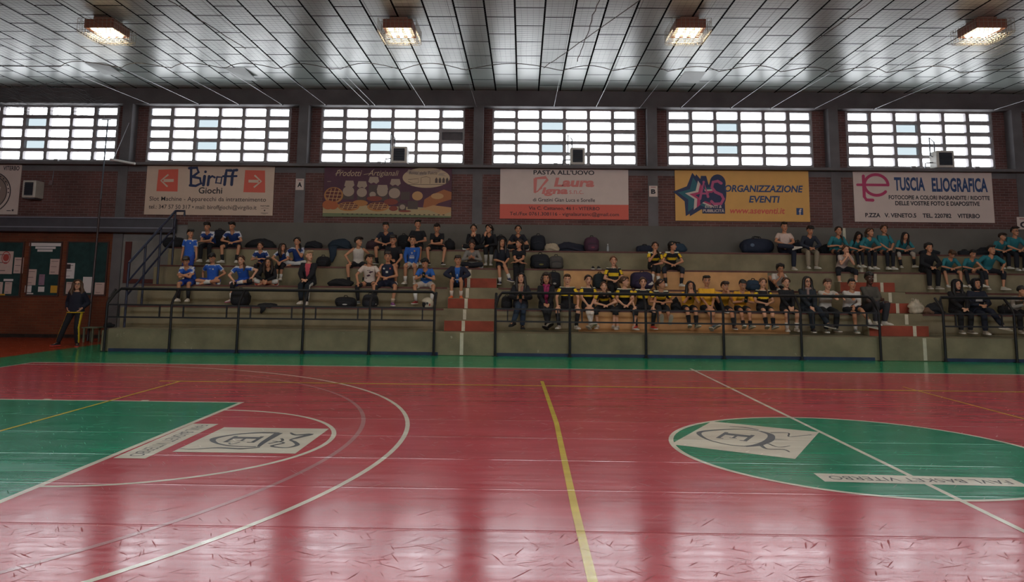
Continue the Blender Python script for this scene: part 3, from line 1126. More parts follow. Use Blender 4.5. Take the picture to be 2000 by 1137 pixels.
# ------------------------------------------------------------------ fan heaters, pipes and small boxes on the ledge
HEAT = mat('heater_casing', '#b9b4ac', 0.45, 0.08, 6)
GRILL = mat('heater_grille', '#23262e', 0.6)
PIPE = mat('heater_pipe', '#5d6068', 0.4, metal=0.4)
def heater(x0, x1, z0, z1, yf, yb, label, pipes=True, side=1):
    t = thing('fan_heater', label, 'heater', ((x0 + x1) / 2, (yf + yb) / 2, z0), 'fan heaters under the windows')
    obj('casing', MB().box((x0, yf, z0), (x1, yb, z1)), HEAT, t, bevel=.025)
    g = MB()
    a0, a1, b0, b1 = x0 + .07, x1 - .07, z0 + .07, z1 - .06
    g.box((a0, yf - .004, b0), (a1, yf + .01, b1))
    gg = obj('grille', g, GRILL, t)
    s = MB()
    n = 7
    for i in range(n):
        z = b0 + (b1 - b0) * (i + .5) / n
        s.prism([(a0, yf - .004, z - .018), (a0, yf - .03, z - .026), (a0, yf - .028, z - .018), (a0, yf - .004, z - .006)], (a1 - a0, 0, 0))
    obj('louvre', s, mat('heater_louvre', '#3a3f4a', 0.5), gg)
    br = MB().box((x0 + .05, yf + .05, z0 - .03), (x1 - .05, yb, z0))
    obj('bracket', br, PIPE, t)
    if pipes:
        xs = x0 - .02 if side < 0 else x1
        p = MB()
        xp = x0 + .06
        p.tube([(xp, yf + .2, z1), (xp, yf + .2, z1 + .28), (xp - .12, yf + .22, z1 + .42), (xp - .12, yf + .22, z1 - .02 - .1), (x0 + .01, yf + .22, z1 - .15)], .019, 6)
        p.tube([(x0 - .22, yf + .24, z0 - .02), (x0 - .2, yf + .24, z0 + .16), (x0 + .01, yf + .24, z0 + .18)], .019, 6)
        obj('pipe', p, PIPE, t)
zt = 5.11
for (pa, pb), lab in (((764, 795), 'pale boxy fan heater on the ledge under the window with the boarded pane'),
                      ((1114, 1143), 'pale boxy fan heater on the ledge above the egg pasta board'),
                      ((1829, 1864), 'pale boxy fan heater on the ledge above the tall lettered printing shop board')):
    xa, xb = ony(pa, 300, 13.45).x, ony(pb, 300, 13.45).x
    heater(xa, xb, zt + .03, zt + .53, 13.45, 13.85, lab)
xa, xb = ony(43, 370, 13.3).x, ony(69, 370, 13.3).x
z0, z1 = ony(60, 386, 13.3).z, ony(60, 352, 13.3).z
heater(xa, xb, z0, z1, 13.3, YW, 'pale fan heater fixed to the brick wall beside the round crest banner', False)
BOXM = mat('switch_box', '#6f6d6f', 0.6)
for px, lab in ((110, 'small grey box on the ledge over the wall mounted heater'), (741, 'small grey box on the ledge beside the heater above the food banner'),
                (1085, 'small grey box on the ledge beside the heater above the egg pasta board'), (1783, 'small grey box on the ledge beside the heater above the printing shop board'), (1907, 'small grey clip box on the ledge under the last pane over the printing shop board')):
    p = ony(px, 312, 13.5)
    o = obj('junction_box', MB().box((p.x - .06, 13.46, zt), (p.x + .06, 13.56, zt + .07)), BOXM, loc=(p.x, 13.5, zt), bevel=.006)
    tag(o, lab, 'box')
p = ony(101, 357, YW)
sb = obj('socket_box', MB().box((p.x - .05, YW - .05, p.z - .07), (p.x + .05, YW, p.z + .07)), mat('socket_plastic', '#6c5a5c', .6), loc=(p.x, YW, p.z), bevel=.008)
tag(sb, 'small wall socket box on the brick beside the wall mounted heater', 'socket box')
obj('conduit', MB().tube([(p.x + .02, YW - .015, p.z + .06), (p.x + .04, YW - .015, 4.86)], .009, 6), PIPE, sb)

# ------------------------------------------------------------------ duct, tube light, leaning pole, bench, column at the stand's end
DUCT = mat('duct_paint', '#46464e', 0.6, 0.15, 4)
yd = 13.42
z1, z0 = ony(150, 424, yd).z, ony(150, 453, yd).z
xe = ony(338, 440, yd).x
d = obj('wall_duct', MB().box((XL, yd, z0), (xe, YW, z1)), DUCT, loc=(-15, yd, z0), bevel=.03)
tag(d, 'dark blue grey boxed duct along the wall over the notice boards', 'duct')
m_ = MB().box((XL, yd - .03, z1 - .03), (xe, yd, z1)).box((XL, yd - .012, z0 + .12), (xe, yd, z0 + .15))
obj('duct_lip', m_, mat('duct_lip', '#7d7f8c', .5), d)
a, b_ = ony(215, 311, 13.2), ony(264, 320, 13.2)
TUBE = mat('tube_light_white', '#d8d8d8', 0.4)
t = thing('tube_light', 'white strip light tilted on a rod beside the post between the first windows', 'lamp', (a + b_) / 2)
ax = (b_ - a).normalized()
obj('batten', MB().tube([a, b_], .035, 6), TUBE, t)
top = ony(252, 240, 13.62)
obj('hanging_rod', MB().tube([a + (b_ - a) * .12, top], .012, 6), WIRE, t)
obj('guy_wire', MB().tube([ony(202, 300, 13.3), ony(232, 240, 13.62)], .004, 4), WIRE, t)
pb, pt = onz(171, 668, .42), ony(211, 234, 13.4)
pb = Vector((onx(171, 668, -15).x, 0, 0)) if False else ony(171, 666, 12.45)
t = thing('leaning_pole', 'tall thin dark pole leaning from the low bench up to the window', 'pole', pb)
md = pb + (pt - pb) * .62
obj('lower_tube', MB().tube([pb, md], .03, 8), mat('pole_dark', '#3a2a2c', .45), t)
obj('upper_tube', MB().tube([md, pt], .02, 8), mat('pole_grey', '#57606c', .35, metal=.4), t)
obj('cross_bar', MB().tube([pt + Vector((-.18, 0, 0)), pt + Vector((.08, 0, 0))], .014, 6), WIRE, t)
obj('hook', MB().tube([pt + Vector((-.12, 0, 0)), pt + Vector((-.12, 0, .25))], .008, 6), WIRE, t)
bx0, bx1, by = ony(163, 670, 12.3).x, ony(190, 670, 12.3).x, 12.3
BEN = mat('bench_paint', '#6f7a66', .6, .2, 8)
t = thing('low_bench', 'small pale green bench at the foot of the leaning pole', 'bench', ((bx0 + bx1) / 2, by, 0))
zb_ = .40
obj('seat', MB().box((bx0, by - .15, zb_ - .03), (bx1 + .05, by + .25, zb_)), BEN, t, bevel=.006)
for x in (bx0 + .06, bx1 - .08):
    obj('leg', MB().box((x - .02, by - .13, 0), (x + .02, by - .09, zb_ - .03)), BEN, t)
    obj('leg', MB().box((x - .02, by + .19, 0), (x + .02, by + .23, zb_ - .03)), BEN, t)

# ------------------------------------------------------------------ notice boards and papers
FELT = mat('notice_board_felt', '#1d3b3b', 0.9, 0.25, 5)
FRAM = mat('notice_board_frame', '#4a2c26', 0.6)
PAPER = mat('paper', '#c9b0a8', 0.8, 0.05, 8)
PAPERW = mat('paper_white', '#d9d2d2', 0.8)
PAPERP = mat('paper_lilac', '#8f7386', 0.8)
PAPERY = mat('paper_yellow', '#c99a34', 0.8)
PINK = mat('paper_red_ink', '#b04a44', 0.8)
INKP = mat('paper_ink', '#3a2f33', 0.8)
ybd = YW + .0
def rect_y(px0, py0, px1, py1, y):
    a, b_ = ony(px0, py1, y), ony(px1, py0, y)
    return a.x, b_.x, a.z, b_.z
for (r, lab) in (((-40, 474, 47, 577), 'dark green notice board with a torn red printed poster'), ((53, 474, 121, 576), 'dark green notice board under three white title strips'),
                 ((127, 474, 212, 575), 'dark green mostly bare notice board behind the standing woman')):
    x0, x1, z0, z1 = rect_y(*r, YW)
    t = obj('notice_board', MB().box((x0, YW - .02, z0), (x1, YW + .045, z1)), FELT, loc=((x0 + x1) / 2, YW, z0))
    tag(t, lab, 'notice board', 'notice boards on the brick wall')
    f = MB()
    for q in ((x0 - .04, z0 - .04, x1 + .04, z0), (x0 - .04, z1, x1 + .04, z1 + .03), (x0 - .04, z0, x0, z1), (x1, z0, x1 + .04, z1)):
        f.box((q[0], YW - .035, q[1]), (q[2], YW + .045, q[3]))
    obj('board_frame', f, FRAM, t)
def paper(r, lab, m=PAPER, lines=4, skew=0.0, extra=None, cat='paper'):
    x0, x1, z0, z1 = rect_y(*r, YW - .022)
    y = YW - .024
    w, h = x1 - x0, z1 - z0
    t = obj('notice', MB().prism([(x0, y, z0), (x1, y, z0), (x1 + skew, y, z1), (x0 + skew, y, z1)], (0, .003, 0)), m, loc=((x0 + x1) / 2, y, z0))
    tag(t, lab, cat, 'papers on the notice boards')
    pl = Plane((x0, y, z0), (1, 0, 0), (0, 0, 1))
    if lines:
        mb = MB()
        for i in range(lines):
            q = h * (.15 + .7 * i / max(1, lines - 1)) if lines > 1 else h * .5
            l = w * (.55 + .3 * ((i * 7) % 3) / 2)
            flat(pl, [[(w * .12, q - h * .012), (w * .1 + l * .85, q - h * .012), (w * .1 + l * .85, q + h * .012), (w * .12, q + h * .012)]], 1, mb)
        obj('print', mb, INKP, t)
    if extra:
        mb = MB()
        flat(pl, [[(w * a, h * b_) for a, b_ in pg] for pg in extra[0]], 1.5, mb)
        obj('picture', mb, extra[1], t)
    return t
paper((-8, 491, 27, 535), 'large pale poster with torn edge and red ring print', PAPER, 3, extra=([disc(.55, .72, .2, .16, 14)] + ringpolys(.55, .72, .24, .28, 20), PINK))
paper((26, 503, 47, 534), 'pale sheet pinned right against the torn poster', PAPER, 3)
paper((7, 545, 26, 549), 'small white caption strip above two low sheets', PAPERW, 0)
paper((-6, 551, 6, 574), 'pale sheet at the very edge under the caption strip', PAPER, 2)
paper((8, 551, 24, 574), 'pale sheet under the small caption strip', PAPER, 2)
paper((0, 574, 10, 577), 'thin yellow strip at the foot of the first board', PAPERY, 0)
paper((57, 475, 122, 480.5), 'longest white title strip at the top of the middle board', PAPERW, 1)
paper((69, 482, 109, 486), 'medium white title strip below the longest one', PAPERW, 1)
paper((73, 487.5, 103, 491.5), 'shortest white title strip, lowest of three', PAPERW, 1)
paper((51, 526, 72, 557), 'pale sheet on the middle board beside the lilac leaflet', PAPER, 3)
paper((96, 506, 118, 536), 'pale sheet highest on the middle board under the titles', PAPER, 3)
paper((75, 536, 88, 557), 'lilac leaflet on the middle board', PAPERP, 2)
paper((48, 558, 62, 571), 'small white printed card low on the middle board', PAPERW, 3)
paper((74, 560, 87, 570), 'small blank white card under the lilac leaflet', PAPERW, 0)
paper((98, 558, 113, 572), 'yellow square notice on the middle board', PAPERY, 0)
paper((49, 572.5, 65, 574.5), 'thin yellowish strip under the printed card', PAPERW, 0)
paper((126, 514, 147, 544), 'printed poster with a dark photo on the bare board', PAPERW, 3, extra=([[(.05, .62), (.55, .62), (.55, .92), (.05, .92)]], INKP))
paper((128, 551, 146, 574), 'pale sheet on the bare board behind the woman with glasses', PAPER, 2)
paper((160, 541, 181, 572), 'big white rounded sheet beside the standing woman', PAPERW, 0)
paper((184, 552, 206, 575), 'pale sheet beside the leaning pole', PAPER, 2)
# ------------------------------------------------------------------ advertising boards
CREAM = mat('banner_cream', '#c9b2a0', 0.6, 0.04, 3)
WHITEB = mat('banner_white', '#cdbcb4', 0.6, 0.04, 3)
YELB = mat('banner_yellow', '#d7a458', 0.6, 0.04, 3)
CORAL = mat('banner_coral', '#cf5c4c', 0.6)
NAVY = mat('banner_navy', '#1c2b52', 0.6)
BLUE = mat('banner_blue', '#23406e', 0.6)
BLACK = mat('banner_black', '#22202a', 0.6)
MAGE = mat('banner_magenta', '#b23562', 0.6)
TEALB = mat('banner_teal', '#1d5f6c', 0.6)
PURP = mat('banner_purple', '#4b2136', 0.6, 0.2, 2)
PINKB = mat('banner_pink', '#cf7a74', 0.6)
YBN = YW - .04
def banner(r, label, m, skew=0.0, cat='banner'):
    """r: corner pixels (x0,y0,x1,y1) read onto the wall; returns thing, plane, width, height"""
    x0, x1, z0, z1 = rect_y(*r, YBN)
    t = obj('advertising_banner', MB().box((x0, YBN, z0), (x1, YBN + .025, z1)), m, loc=((x0 + x1) / 2, YBN, z0))
    tag(t, label, cat, 'advertising boards along the wall')
    return t, Plane((x0, YBN, z0), (1, 0, 0), (0, 0, 1)), x1 - x0, z1 - z0
def put(t, name, mb, m):
    return obj(name, mb, m, t)

# 1 games hall board
t, pl, w, h = banner((281, 322, 537, 419), 'cream board with two red arrow squares and blue hand drawn name', CREAM)
def U(x, y): return (x * w, y * h)
def TX(s, x0, x1, y0, y1, mb=None, **k): return text(pl, s, x0 * w, x1 * w, y0 * h, y1 * h, 2, mb, **k)
for q_ in ([U(.085, .46), U(.25, .455), U(.245, .90), U(.09, .885)], [U(.765, .455), U(.935, .45), U(.925, .885), U(.77, .89)]):
    put(t, 'arrow_square', flat(pl, [q_], 1), CORAL)
for sx, c0 in ((-1, .165), (1, .85)):
    mb = MB()
    q = lambda x, y: U(c0 + sx * x, .67 + y)
    flat(pl, [[q(-.05, -.025), q(.03, -.03), q(.03, .03), q(-.05, .03)]], 2, mb)
    flat(pl, stroke([q(-.005, .12), q(.05, 0), q(-.005, -.12)], .05), 2, mb)
    put(t, 'arrow', mb, CREAM)
mb = MB()
def B(pts, wd=.075):
    flat(pl, rstroke([U(a, b_) for a, b_ in pts], wd), 2, mb)
B([(.345, .93), (.352, .60)]); B([(.33, .92), (.39, .93), (.405, .84), (.365, .76)]); B([(.36, .75), (.42, .72), (.43, .62), (.39, .57), (.345, .58)])
B([(.455, .76), (.45, .59)], .09); flat(pl, [disc(.46 * w, .85 * h, .04)], 2, mb)
B([(.49, .76), (.485, .59)], .08); B([(.49, .72), (.515, .765), (.535, .74)], .06)
B([(.552, .75), (.546, .635), (.585, .625), (.590, .745), (.552, .75)], .05)
B([(.66, .88), (.625, .88), (.62, .8), (.615, .6)], .085); B([(.6, .765), (.655, .765)], .06)
B([(.705, .89), (.68, .88), (.672, .8), (.67, .6)], .085); B([(.655, .765), (.705, .77)], .06)
put(t, 'name_lettering', mb, NAVY)
mb = TX('Giochi', .415, .60, .42, .545, bold=.016)
TX('Slot Machine - Apparecchi da intrattenimento', .035, .945, .245, .355, mb, bold=.004)
TX('tel.: 347 57 50 317 \u2022 mail: biroffgiochi@virgilio.it', .035, .875, .09, .20, mb, bold=.004)
TX('PARTNER', .905, .975, .175, .20, mb, bold=.02)
star = [(.938 * w + .035 * math.cos(PI / 2 + i * PI / 5) * (1 if i % 2 == 0 else .45), .10 * h + .035 * math.sin(PI / 2 + i * PI / 5) * (1 if i % 2 == 0 else .45)) for i in range(10)]
flat(pl, [star] + stroke([U(.91, .135), U(.938, .15), U(.968, .135)], .008) + stroke([U(.91, .05), U(.966, .05)], .012) + stroke([U(.925, .03), U(.95, .03)], .008), 2, mb)
put(t, 'lettering', mb, BLACK)

# 2 food board
t, pl, w, h = banner((630, 326, 883, 423), 'dark purple board picturing pies, jars and bread on a table', PURP)
rnd = random.Random(4)
FC = {k: mat('food_' + k, v, .6) for k, v in dict(cloth='#a9966f', cream='#b9a184', green='#66704f', crust='#a8703a', jam='#5b1f1c', orange='#a4572c', jar='#4a3a36', label='#a08c7c', bread='#9c5d33', pale='#b58a5c', red='#7d3526', dark='#2a2226').items()}
put(t, 'table_cloth', flat(pl, [[U(0, .02), U(1, .02), U(1, .18), U(0, .25)]], 1), FC['cloth'])
put(t, 'table_edge', flat(pl, [[U(0, 0), U(1, 0), U(1, .03), U(.5, .06), U(0, .07)]], 1.5), FC['green'])
mb = MB()
for x, y, rx, ry in ((.08, .42, .075, .16), (.2, .2, .085, .09), (.43, .2, .085, .09), (.29, .27, .06, .06)):
    flat(pl, [disc(x * w, y * h, rx * w, ry * h, 24)], 3, mb)
put(t, 'tart_crust', mb, FC['crust'])
mb = MB()
for x, y, rx, ry in ((.08, .43, .062, .135), (.2, .21, .072, .07), (.43, .215, .072, .07)):
    flat(pl, [disc(x * w, y * h, rx * w, ry * h, 24)], 4, mb)
put(t, 'tart_jam', mb, FC['jam'])
mb = MB()
for x, y, rx, ry in ((.08, .43, .062, .135), (.2, .21, .072, .07), (.43, .215, .072, .07)):
    mb = MB()
    for k in (-.5, 0, .5):
        l = math.sqrt(1 - k * k)
        flat(pl, stroke([U(x + k * rx - .01, y - l * ry), U(x + k * rx + .012, y + l * ry)], .022), 5, mb)
        flat(pl, stroke([U(x - l * rx, y + k * ry), U(x + l * rx, y + k * ry - .01)], .02), 5, mb)
    put(t, 'tart_lattice', mb, FC['pale'])
put(t, 'pumpkin', flat(pl, [disc(.04 * w, .23 * h, .045 * w, .09 * h, 20), disc(.08 * w, .22 * h, .04 * w, .08 * h, 20)], 6), FC['orange'])
mb = MB()
for x, y, ww, hh in ((.195, .46, .085, .24), (.3, .44, .07, .24), (.385, .5, .065, .26), (.46, .42, .09, .2), (.555, .45, .085, .3), (.62, .2, .06, .14), (.70, .24, .08, .16), (.64, .42, .07, .16)):
    flat(pl, [[U(x - ww / 2, y - hh / 2), U(x + ww / 2, y - hh / 2), U(x + ww / 2, y + hh / 2), U(x - ww / 2, y + hh / 2)]], 2, mb)
put(t, 'jar', mb, FC['jar'])
mb = MB()
for x, y, rr in ((.195, .5, .045), (.3, .48, .04), (.385, .44, .025), (.46, .5, .042), (.555, .47, .045), (.62, .2, .022)):
    flat(pl, [disc(x * w, y * h, rr * w, rr * w * .9, 18)], 3, mb)
for x, y, ww in ((.2, .66, .08), (.3, .65, .08), (.39, .74, .085), (.46, .58, .09), (.56, .7, .085)):
    flat(pl, [[U(x - ww / 2, y - .05), U(x - ww / 4, y - .085), U(x, y - .06), U(x + ww / 4, y - .09), U(x + ww / 2, y - .04), U(x + ww / 2 - .01, y + .05), U(x - ww / 2 + .01, y + .05)]], 3, mb)
put(t, 'label_and_cloth_cap', mb, FC['label'])
put(t, 'ham_bread', flat(pl, [[U(.78, .2), U(.84, .17), U(.9, .28), U(1, .36), U(1, .5), U(.94, .55), U(.85, .45), U(.79, .35)]], 4), FC['bread'])
put(t, 'cheese', flat(pl, [[U(.73, .14), U(.82, .15), U(.93, .05), U(1, .12), U(1, .2), U(.86, .24)], disc(.735 * w, .42 * h, .042 * w, .09 * h, 16), disc(.89 * w, .42 * h, .05 * w, .06 * h, 14)], 5), FC['pale'])
put(t, 'meat_and_olives', flat(pl, [disc(.4 * w, .36 * h, .06 * w, .05 * h, 16), disc(.53 * w, .3 * h, .055 * w, .06 * h, 16), disc(.55 * w, .17 * h, .035 * w, .05 * h, 14), disc(.64 * w, .12 * h, .05 * w, .02 * h, 14)], 4), FC['red'])
mb = TX('Prodotti', .09, .295, .80, .92, shear=.35)
TX('Artigianali', .345, .585, .78, .92, mb, shear=.35)
flat(pl, stroke([U(.085, .83), U(.12, .93), U(.15, .9), U(.12, .84)], .012) + stroke([U(.31, .83), U(.36, .86), U(.39, .94)], .012) + stroke([U(.025, .69), U(.055, .69)], .01), 2, mb)
put(t, 'script_lettering', mb, FC['cream'])
put(t, 'oval_panel', flat(pl, [disc(.80 * w, .78 * h, .185 * w, .20 * h, 40)], 6), FC['cream'])
mb = MB()
for i in range(4):
    x = .87 + .028 * i
    flat(pl, [[U(x, .68), U(x + .02, .68), U(x + .02, .75), U(x + .01, .79), U(x, .75)]], 7, mb)
flat(pl, stroke([U(.66, .70), U(.70, .66), U(.74, .68), U(.74, .76), U(.66, .74)], .012) + stroke([U(.76, .66), U(.76, .78), U(.80, .80), U(.83, .78), U(.83, .66)], .012) + stroke([U(.64, .64), U(.95, .65)], .012), 7, mb)
put(t, 'oval_drawing', mb, FC['jar'])
put(t, 'ribbon', flat(pl, [[U(.645, .87), U(.76, .82), U(.9, .89), U(.92, .95), U(.76, .89), U(.66, .94)], [U(.90, .87), U(.965, .88), U(.93, .85), U(.96, .81), U(.89, .83)]], 7.5), FC['label'])
put(t, 'ribbon_lettering', text(pl, "Bonta' della Tuscia", .665 * w, .885 * w, .845 * h, .905 * h, 8.5, shear=.2), FC['dark'])
put(t, 'footer_lettering', text(pl, '- - - - - - - - - - - - - - - - - - - - - -', .15 * w, .95 * w, .045 * h, .06 * h, 8.5), FC['dark'])

# 3 pasta board
t, pl, w, h = banner((976, 328, 1227, 427), 'cream egg pasta board with a coral address band', WHITEB)
put(t, 'address_band', flat(pl, [[(0, 0), (w, 0), (w, .285 * h), (0, .28 * h)]], 1), CORAL)
mb = TX("PASTA ALL'UOVO", .26, .735, .855, .945, bold=.02)
TX('di Grazini Gian Luca e Sorelle', .257, .74, .335, .405, mb, bold=.008)
TX('Via C. Cattaneo, 46 I - VITERBO', .225, .775, .165, .24, mb, bold=.012)
TX('Tel./Fax 0761.308116 - vignalaurasnc@gmail.com', .078, .925, .045, .135, mb, bold=.01)
put(t, 'lettering', mb, BLACK)
mb = TX('Laura', .42, .735, .62, .80, bold=.045, shear=.15)
TX('igna', .325, .53, .44, .61, mb, bold=.045, shear=.15)
TX('s.n.c.', .54, .65, .485, .555, mb)
flat(pl, stroke([U(.27, .78), U(.355, .80), U(.37, .76), U(.29, .52)], [.05, .09, .08, .03]) + stroke([U(.275, .78), U(.272, .5)], [.11, .07]) + stroke([U(.272, .5), U(.33, .6)], [.03, .03]), 2, mb)
put(t, 'name_lettering', mb, PINKB)

# 4 events board
t, pl, w, h = banner((1319.5, 331, 1578.5, 431), 'mustard yellow events board with a star emblem and blue lettering', YELB)
def starp(cx, cy, r, k=.45, a0=PI / 2 + .15):
    return [(cx + r * math.cos(a0 + i * PI / 5) * (1 if i % 2 == 0 else k), cy + r * math.sin(a0 + i * PI / 5) * (1 if i % 2 == 0 else k)) for i in range(10)]
sx, sy = .165 * w, .48 * h
mb = flat(pl, [starp(sx - .03, sy, .68, .56), starp(sx + .08, sy - .02, .66, .56)], 1)
flat(pl, [disc(.315 * w, .54 * h, .068 * w, .33 * h, 30), [U(.16, .40), U(.195, .86), U(.235, .86), U(.28, .40)], [U(.20, .14), U(.37, .14), U(.37, .33), U(.20, .36)], disc(.32 * w, .72 * h, .06 * w, .17 * h, 24)], 1, mb)
put(t, 'emblem_shadow', mb, NAVY)
put(t, 'emblem_star_back', flat(pl, [starp(sx - .03, sy, .54, .48)], 2.2), TEALB)
put(t, 'emblem_star_front', flat(pl, [starp(sx + .10, sy - .01, .46, .45)], 3), WHITEB)
put(t, 'emblem_star_centre', flat(pl, [starp(sx + .15, sy - .02, .38, .45)], 4), MAGE)
put(t, 'emblem_star_core', flat(pl, [starp(sx + .20, sy - .03, .26, .5)], 5), NAVY)
mb = MB()
def S4(pts, wd=.06): flat(pl, rstroke([U(a, b_) for a, b_ in pts], wd), 6, mb)
S4([(.185, .42), (.215, .74), (.245, .46)], .075); S4([(.195, .52), (.245, .52)], .055)
S4([(.345, .72), (.32, .76), (.285, .74), (.275, .64), (.3, .55), (.345, .5), (.36, .42), (.34, .33), (.29, .32), (.27, .37)], .085)
put(t, 'emblem_initials', mb, mat('banner_rose', '#b3527c', .6))
mb = text(pl, 'EVENTI &', .22 * w, .345 * w, .245 * h, .30 * h, 7, None, bold=.02, shear=.15)
for_ = text(pl, 'PUBBLICITA\u0300'.replace('A\u0300', '\u00c0'), .205 * w, .362 * w, .165 * h, .235 * h, 7, None, bold=.02, shear=.1)
put(t, 'emblem_caption', mb, WHITEB)
put(t, 'emblem_caption', for_, WHITEB)
mb = TX('ORGANIZZAZIONE', .37, .955, .555, .69, bold=.03, shear=.18)
TX('EVENTI', .55, .78, .355, .485, mb, bold=.03, shear=.18)
put(t, 'lettering', mb, BLUE)
put(t, 'web_lettering', TX('www.aseventi.it', .405, .815, .145, .255, bold=.02, shear=.18), CORAL)
put(t, 'small_square', flat(pl, [[U(.90, .13), U(.95, .13), U(.95, .26), U(.90, .26)]], 2), BLUE)
put(t, 'small_square_letter', text(pl, 'f', .918 * w, .938 * w, .13 * h, .245 * h, 3, bold=.03), WHITEB)

# 5 printing shop board
t, pl, w, h = banner((1670, 334, 1936, 433), 'white printing shop board with a pink te monogram and blue capitals', WHITEB)
mb = TX('TUSCIA', .295, .515, .60, .865, bold=.035)
TX('ELIOGRAFICA', .565, .965, .585, .86, mb, bold=.035)
put(t, 'title_lettering', mb, BLUE)
mb = TX('FOTOCOPIE A COLORI INGRANDITE / RIDOTTE', .25, .975, .435, .515, bold=.03)
TX('DELLE VOSTRE FOTO E DIAPOSITIVE', .295, .90, .32, .405, mb, bold=.03)
TX('P.ZZA   V. VENETO.5    TEL. 220782    VITERBO', .075, .895, .085, .17, mb, bold=.03)
put(t, 'lettering', mb, BLACK)
mb = MB()
def S5(pts, wd=.085): flat(pl, rstroke([U(a, b_) for a, b_ in pts], wd), 2, mb)
S5([(.075, .88), (.075, .48), (.09, .42), (.135, .415)], .09)
S5([(.03, .71), (.25, .71)], .075)
arc = [(.165 + .085 * math.cos(a), .71 + .2 * math.sin(a)) for a in [R(0 + 10 * k) for k in range(0, 33)]]
S5(arc, .085)
put(t, 'monogram', mb, MAGE)

# 6 crest banner at the edge
t, pl, w, h = banner((-86, 322, 43, 418), 'pink white banner with a round crest, beside the wall heater', WHITEB)
mb = TX('VITERBO', .70, .965, .885, .975, bold=.02)
TX('COMUNE DI', .28, .64, .885, .975, mb, bold=.02)
flat(pl, stroke([U(.82, .075), U(.89, .075)], .02), 2, mb)
star = [(.92 * w + .05 * math.cos(PI / 2 + i * PI / 5) * (1 if i % 2 == 0 else .42), .085 * h + .05 * math.sin(PI / 2 + i * PI / 5) * (1 if i % 2 == 0 else .42)) for i in range(10)]
flat(pl, [star], 2, mb)
put(t, 'lettering', mb, BLACK)
cx, cy, rr = .52 * w, .44 * h, .42 * h
put(t, 'crest_disc', flat(pl, [disc(cx, cy, rr, n=48)], 1), mat('crest_grey', '#8d7c74', .6))
put(t, 'crest_ring', flat(pl, ringpolys(cx, cy, rr * .96, rr, 48) + ringpolys(cx, cy, rr * .78, rr * .81, 48), 2), BLACK)
put(t, 'crest_ring_band', flat(pl, ringpolys(cx, cy, rr * .83, rr * .94, 40, -PI * .6, PI * .15), 1.5), WHITEB)
put(t, 'crest_figure', flat(pl, [[(cx + a * rr, cy + b_ * rr) for a, b_ in ((.1, -.6), (.5, -.6), (.45, -.1), (.5, .25), (.3, .35), (.1, .3), (-.3, .2), (-.4, -.2), (-.3, -.6), (-.1, -.55))], disc(cx + .28 * rr, cy + .5 * rr, .15 * rr, n=14)], 2), WHITEB)
put(t, 'crest_shield', flat(pl, [[(cx + a * rr, cy + b_ * rr) for a, b_ in ((-.1, .2), (.35, .25), (.38, -.15), (.2, -.5), (-.05, -.25))]], 3), mat('crest_red', '#8a3a34', .6))
put(t, 'crest_dots', flat(pl, [disc(cx + rr * .88 * math.cos(R(a)), cy + rr * .88 * math.sin(R(a)), rr * .035, n=8) for a in range(0, 120, 12)], 2), BLACK)

# lettered tier signs on the posts
for ch, r, lab in (('A', (577, 349, 594, 371), 'small white sign lettered A on the post beside the arrow board'),
                   ('B', (1268, 363, 1284, 384), 'small white sign lettered B on the post between the pasta and events boards'),
                   ('C', (1988, 424, 2010, 452), 'small white sign lettered C at the end beyond the printing shop board')):
    x0, x1, z0, z1 = rect_y(*r, YW - .03)
    t = obj('letter_sign', MB().box((x0, YW - .03, z0), (x1, YW - .012, z1)), WHITEB, loc=((x0 + x1) / 2, YW, z0))
    tag(t, lab, 'sign', 'lettered signs on the posts')
    pl = Plane((x0, YW - .03, z0), (1, 0, 0), (0, 0, 1))
    w, h = x1 - x0, z1 - z0
    obj('letter', text(pl, ch, w * .22, w * .78, h * .25, h * .68, 1, bold=.05), BLACK, t)
    obj('caption', flat(pl, [[(w * .2, h * .85), (w * .8, h * .85), (w * .8, h * .9), (w * .2, h * .9)]], 1), mat('caption_red', '#8c3b3b', .6), t)
# ------------------------------------------------------------------ people: one continuous body each, clothes and hair as children
SKIN = {'a': mat('skin_light', '#cf9c80', 0.55), 'b': mat('skin_olive', '#bb8566', 0.55), 'c': mat('skin_tan', '#aa7656', 0.55), 'd': mat('skin_dark', '#4a2f25', 0.5)}
HAIRC = {'k': mat('hair_black', '#17120f', 0.5), 'd': mat('hair_dark_brown', '#2a1d16', 0.5), 'b': mat('hair_brown', '#4a3322', 0.5), 'l': mat('hair_light_brown', '#6e5036', 0.5), 'g': mat('hair_grey_blond', '#a08a6c', 0.5)}
_FAB = {}
def fab(h, rough=0.85):
    if h not in _FAB:
        _FAB[h] = mat('fabric_' + h.strip('#'), h, rough, 0.08, 30, bump=0.25, bscale=60)
    return _FAB[h]
EYEW = mat('eye_white', '#cfc6bd', 0.3)
EYEI = mat('eye_iris', '#1c120d', 0.2)
BROW = mat('brow', '#21170f', 0.8)
LIPS = mat('lips', '#8d4b42', 0.5)
SOLE = fab('#d8d4cc')

def V(*a): return Vector(a)

def twobone(A, T, l1, l2, pole):
    d = T - A
    D = d.length
    D2 = min(max(D, abs(l1 - l2) + .01), (l1 + l2) * .998)
    u = d.normalized() if D > 1e-6 else V(0, 0, -1)
    T = A + u * D2
    x = (l1 * l1 - l2 * l2 + D2 * D2) / (2 * D2)
    h = math.sqrt(max(0, l1 * l1 - x * x))
    p = pole - u * pole.dot(u)
    p = p.normalized() if p.length > 1e-5 else u.orthogonal().normalized()
    return A + u * x + p * h, T

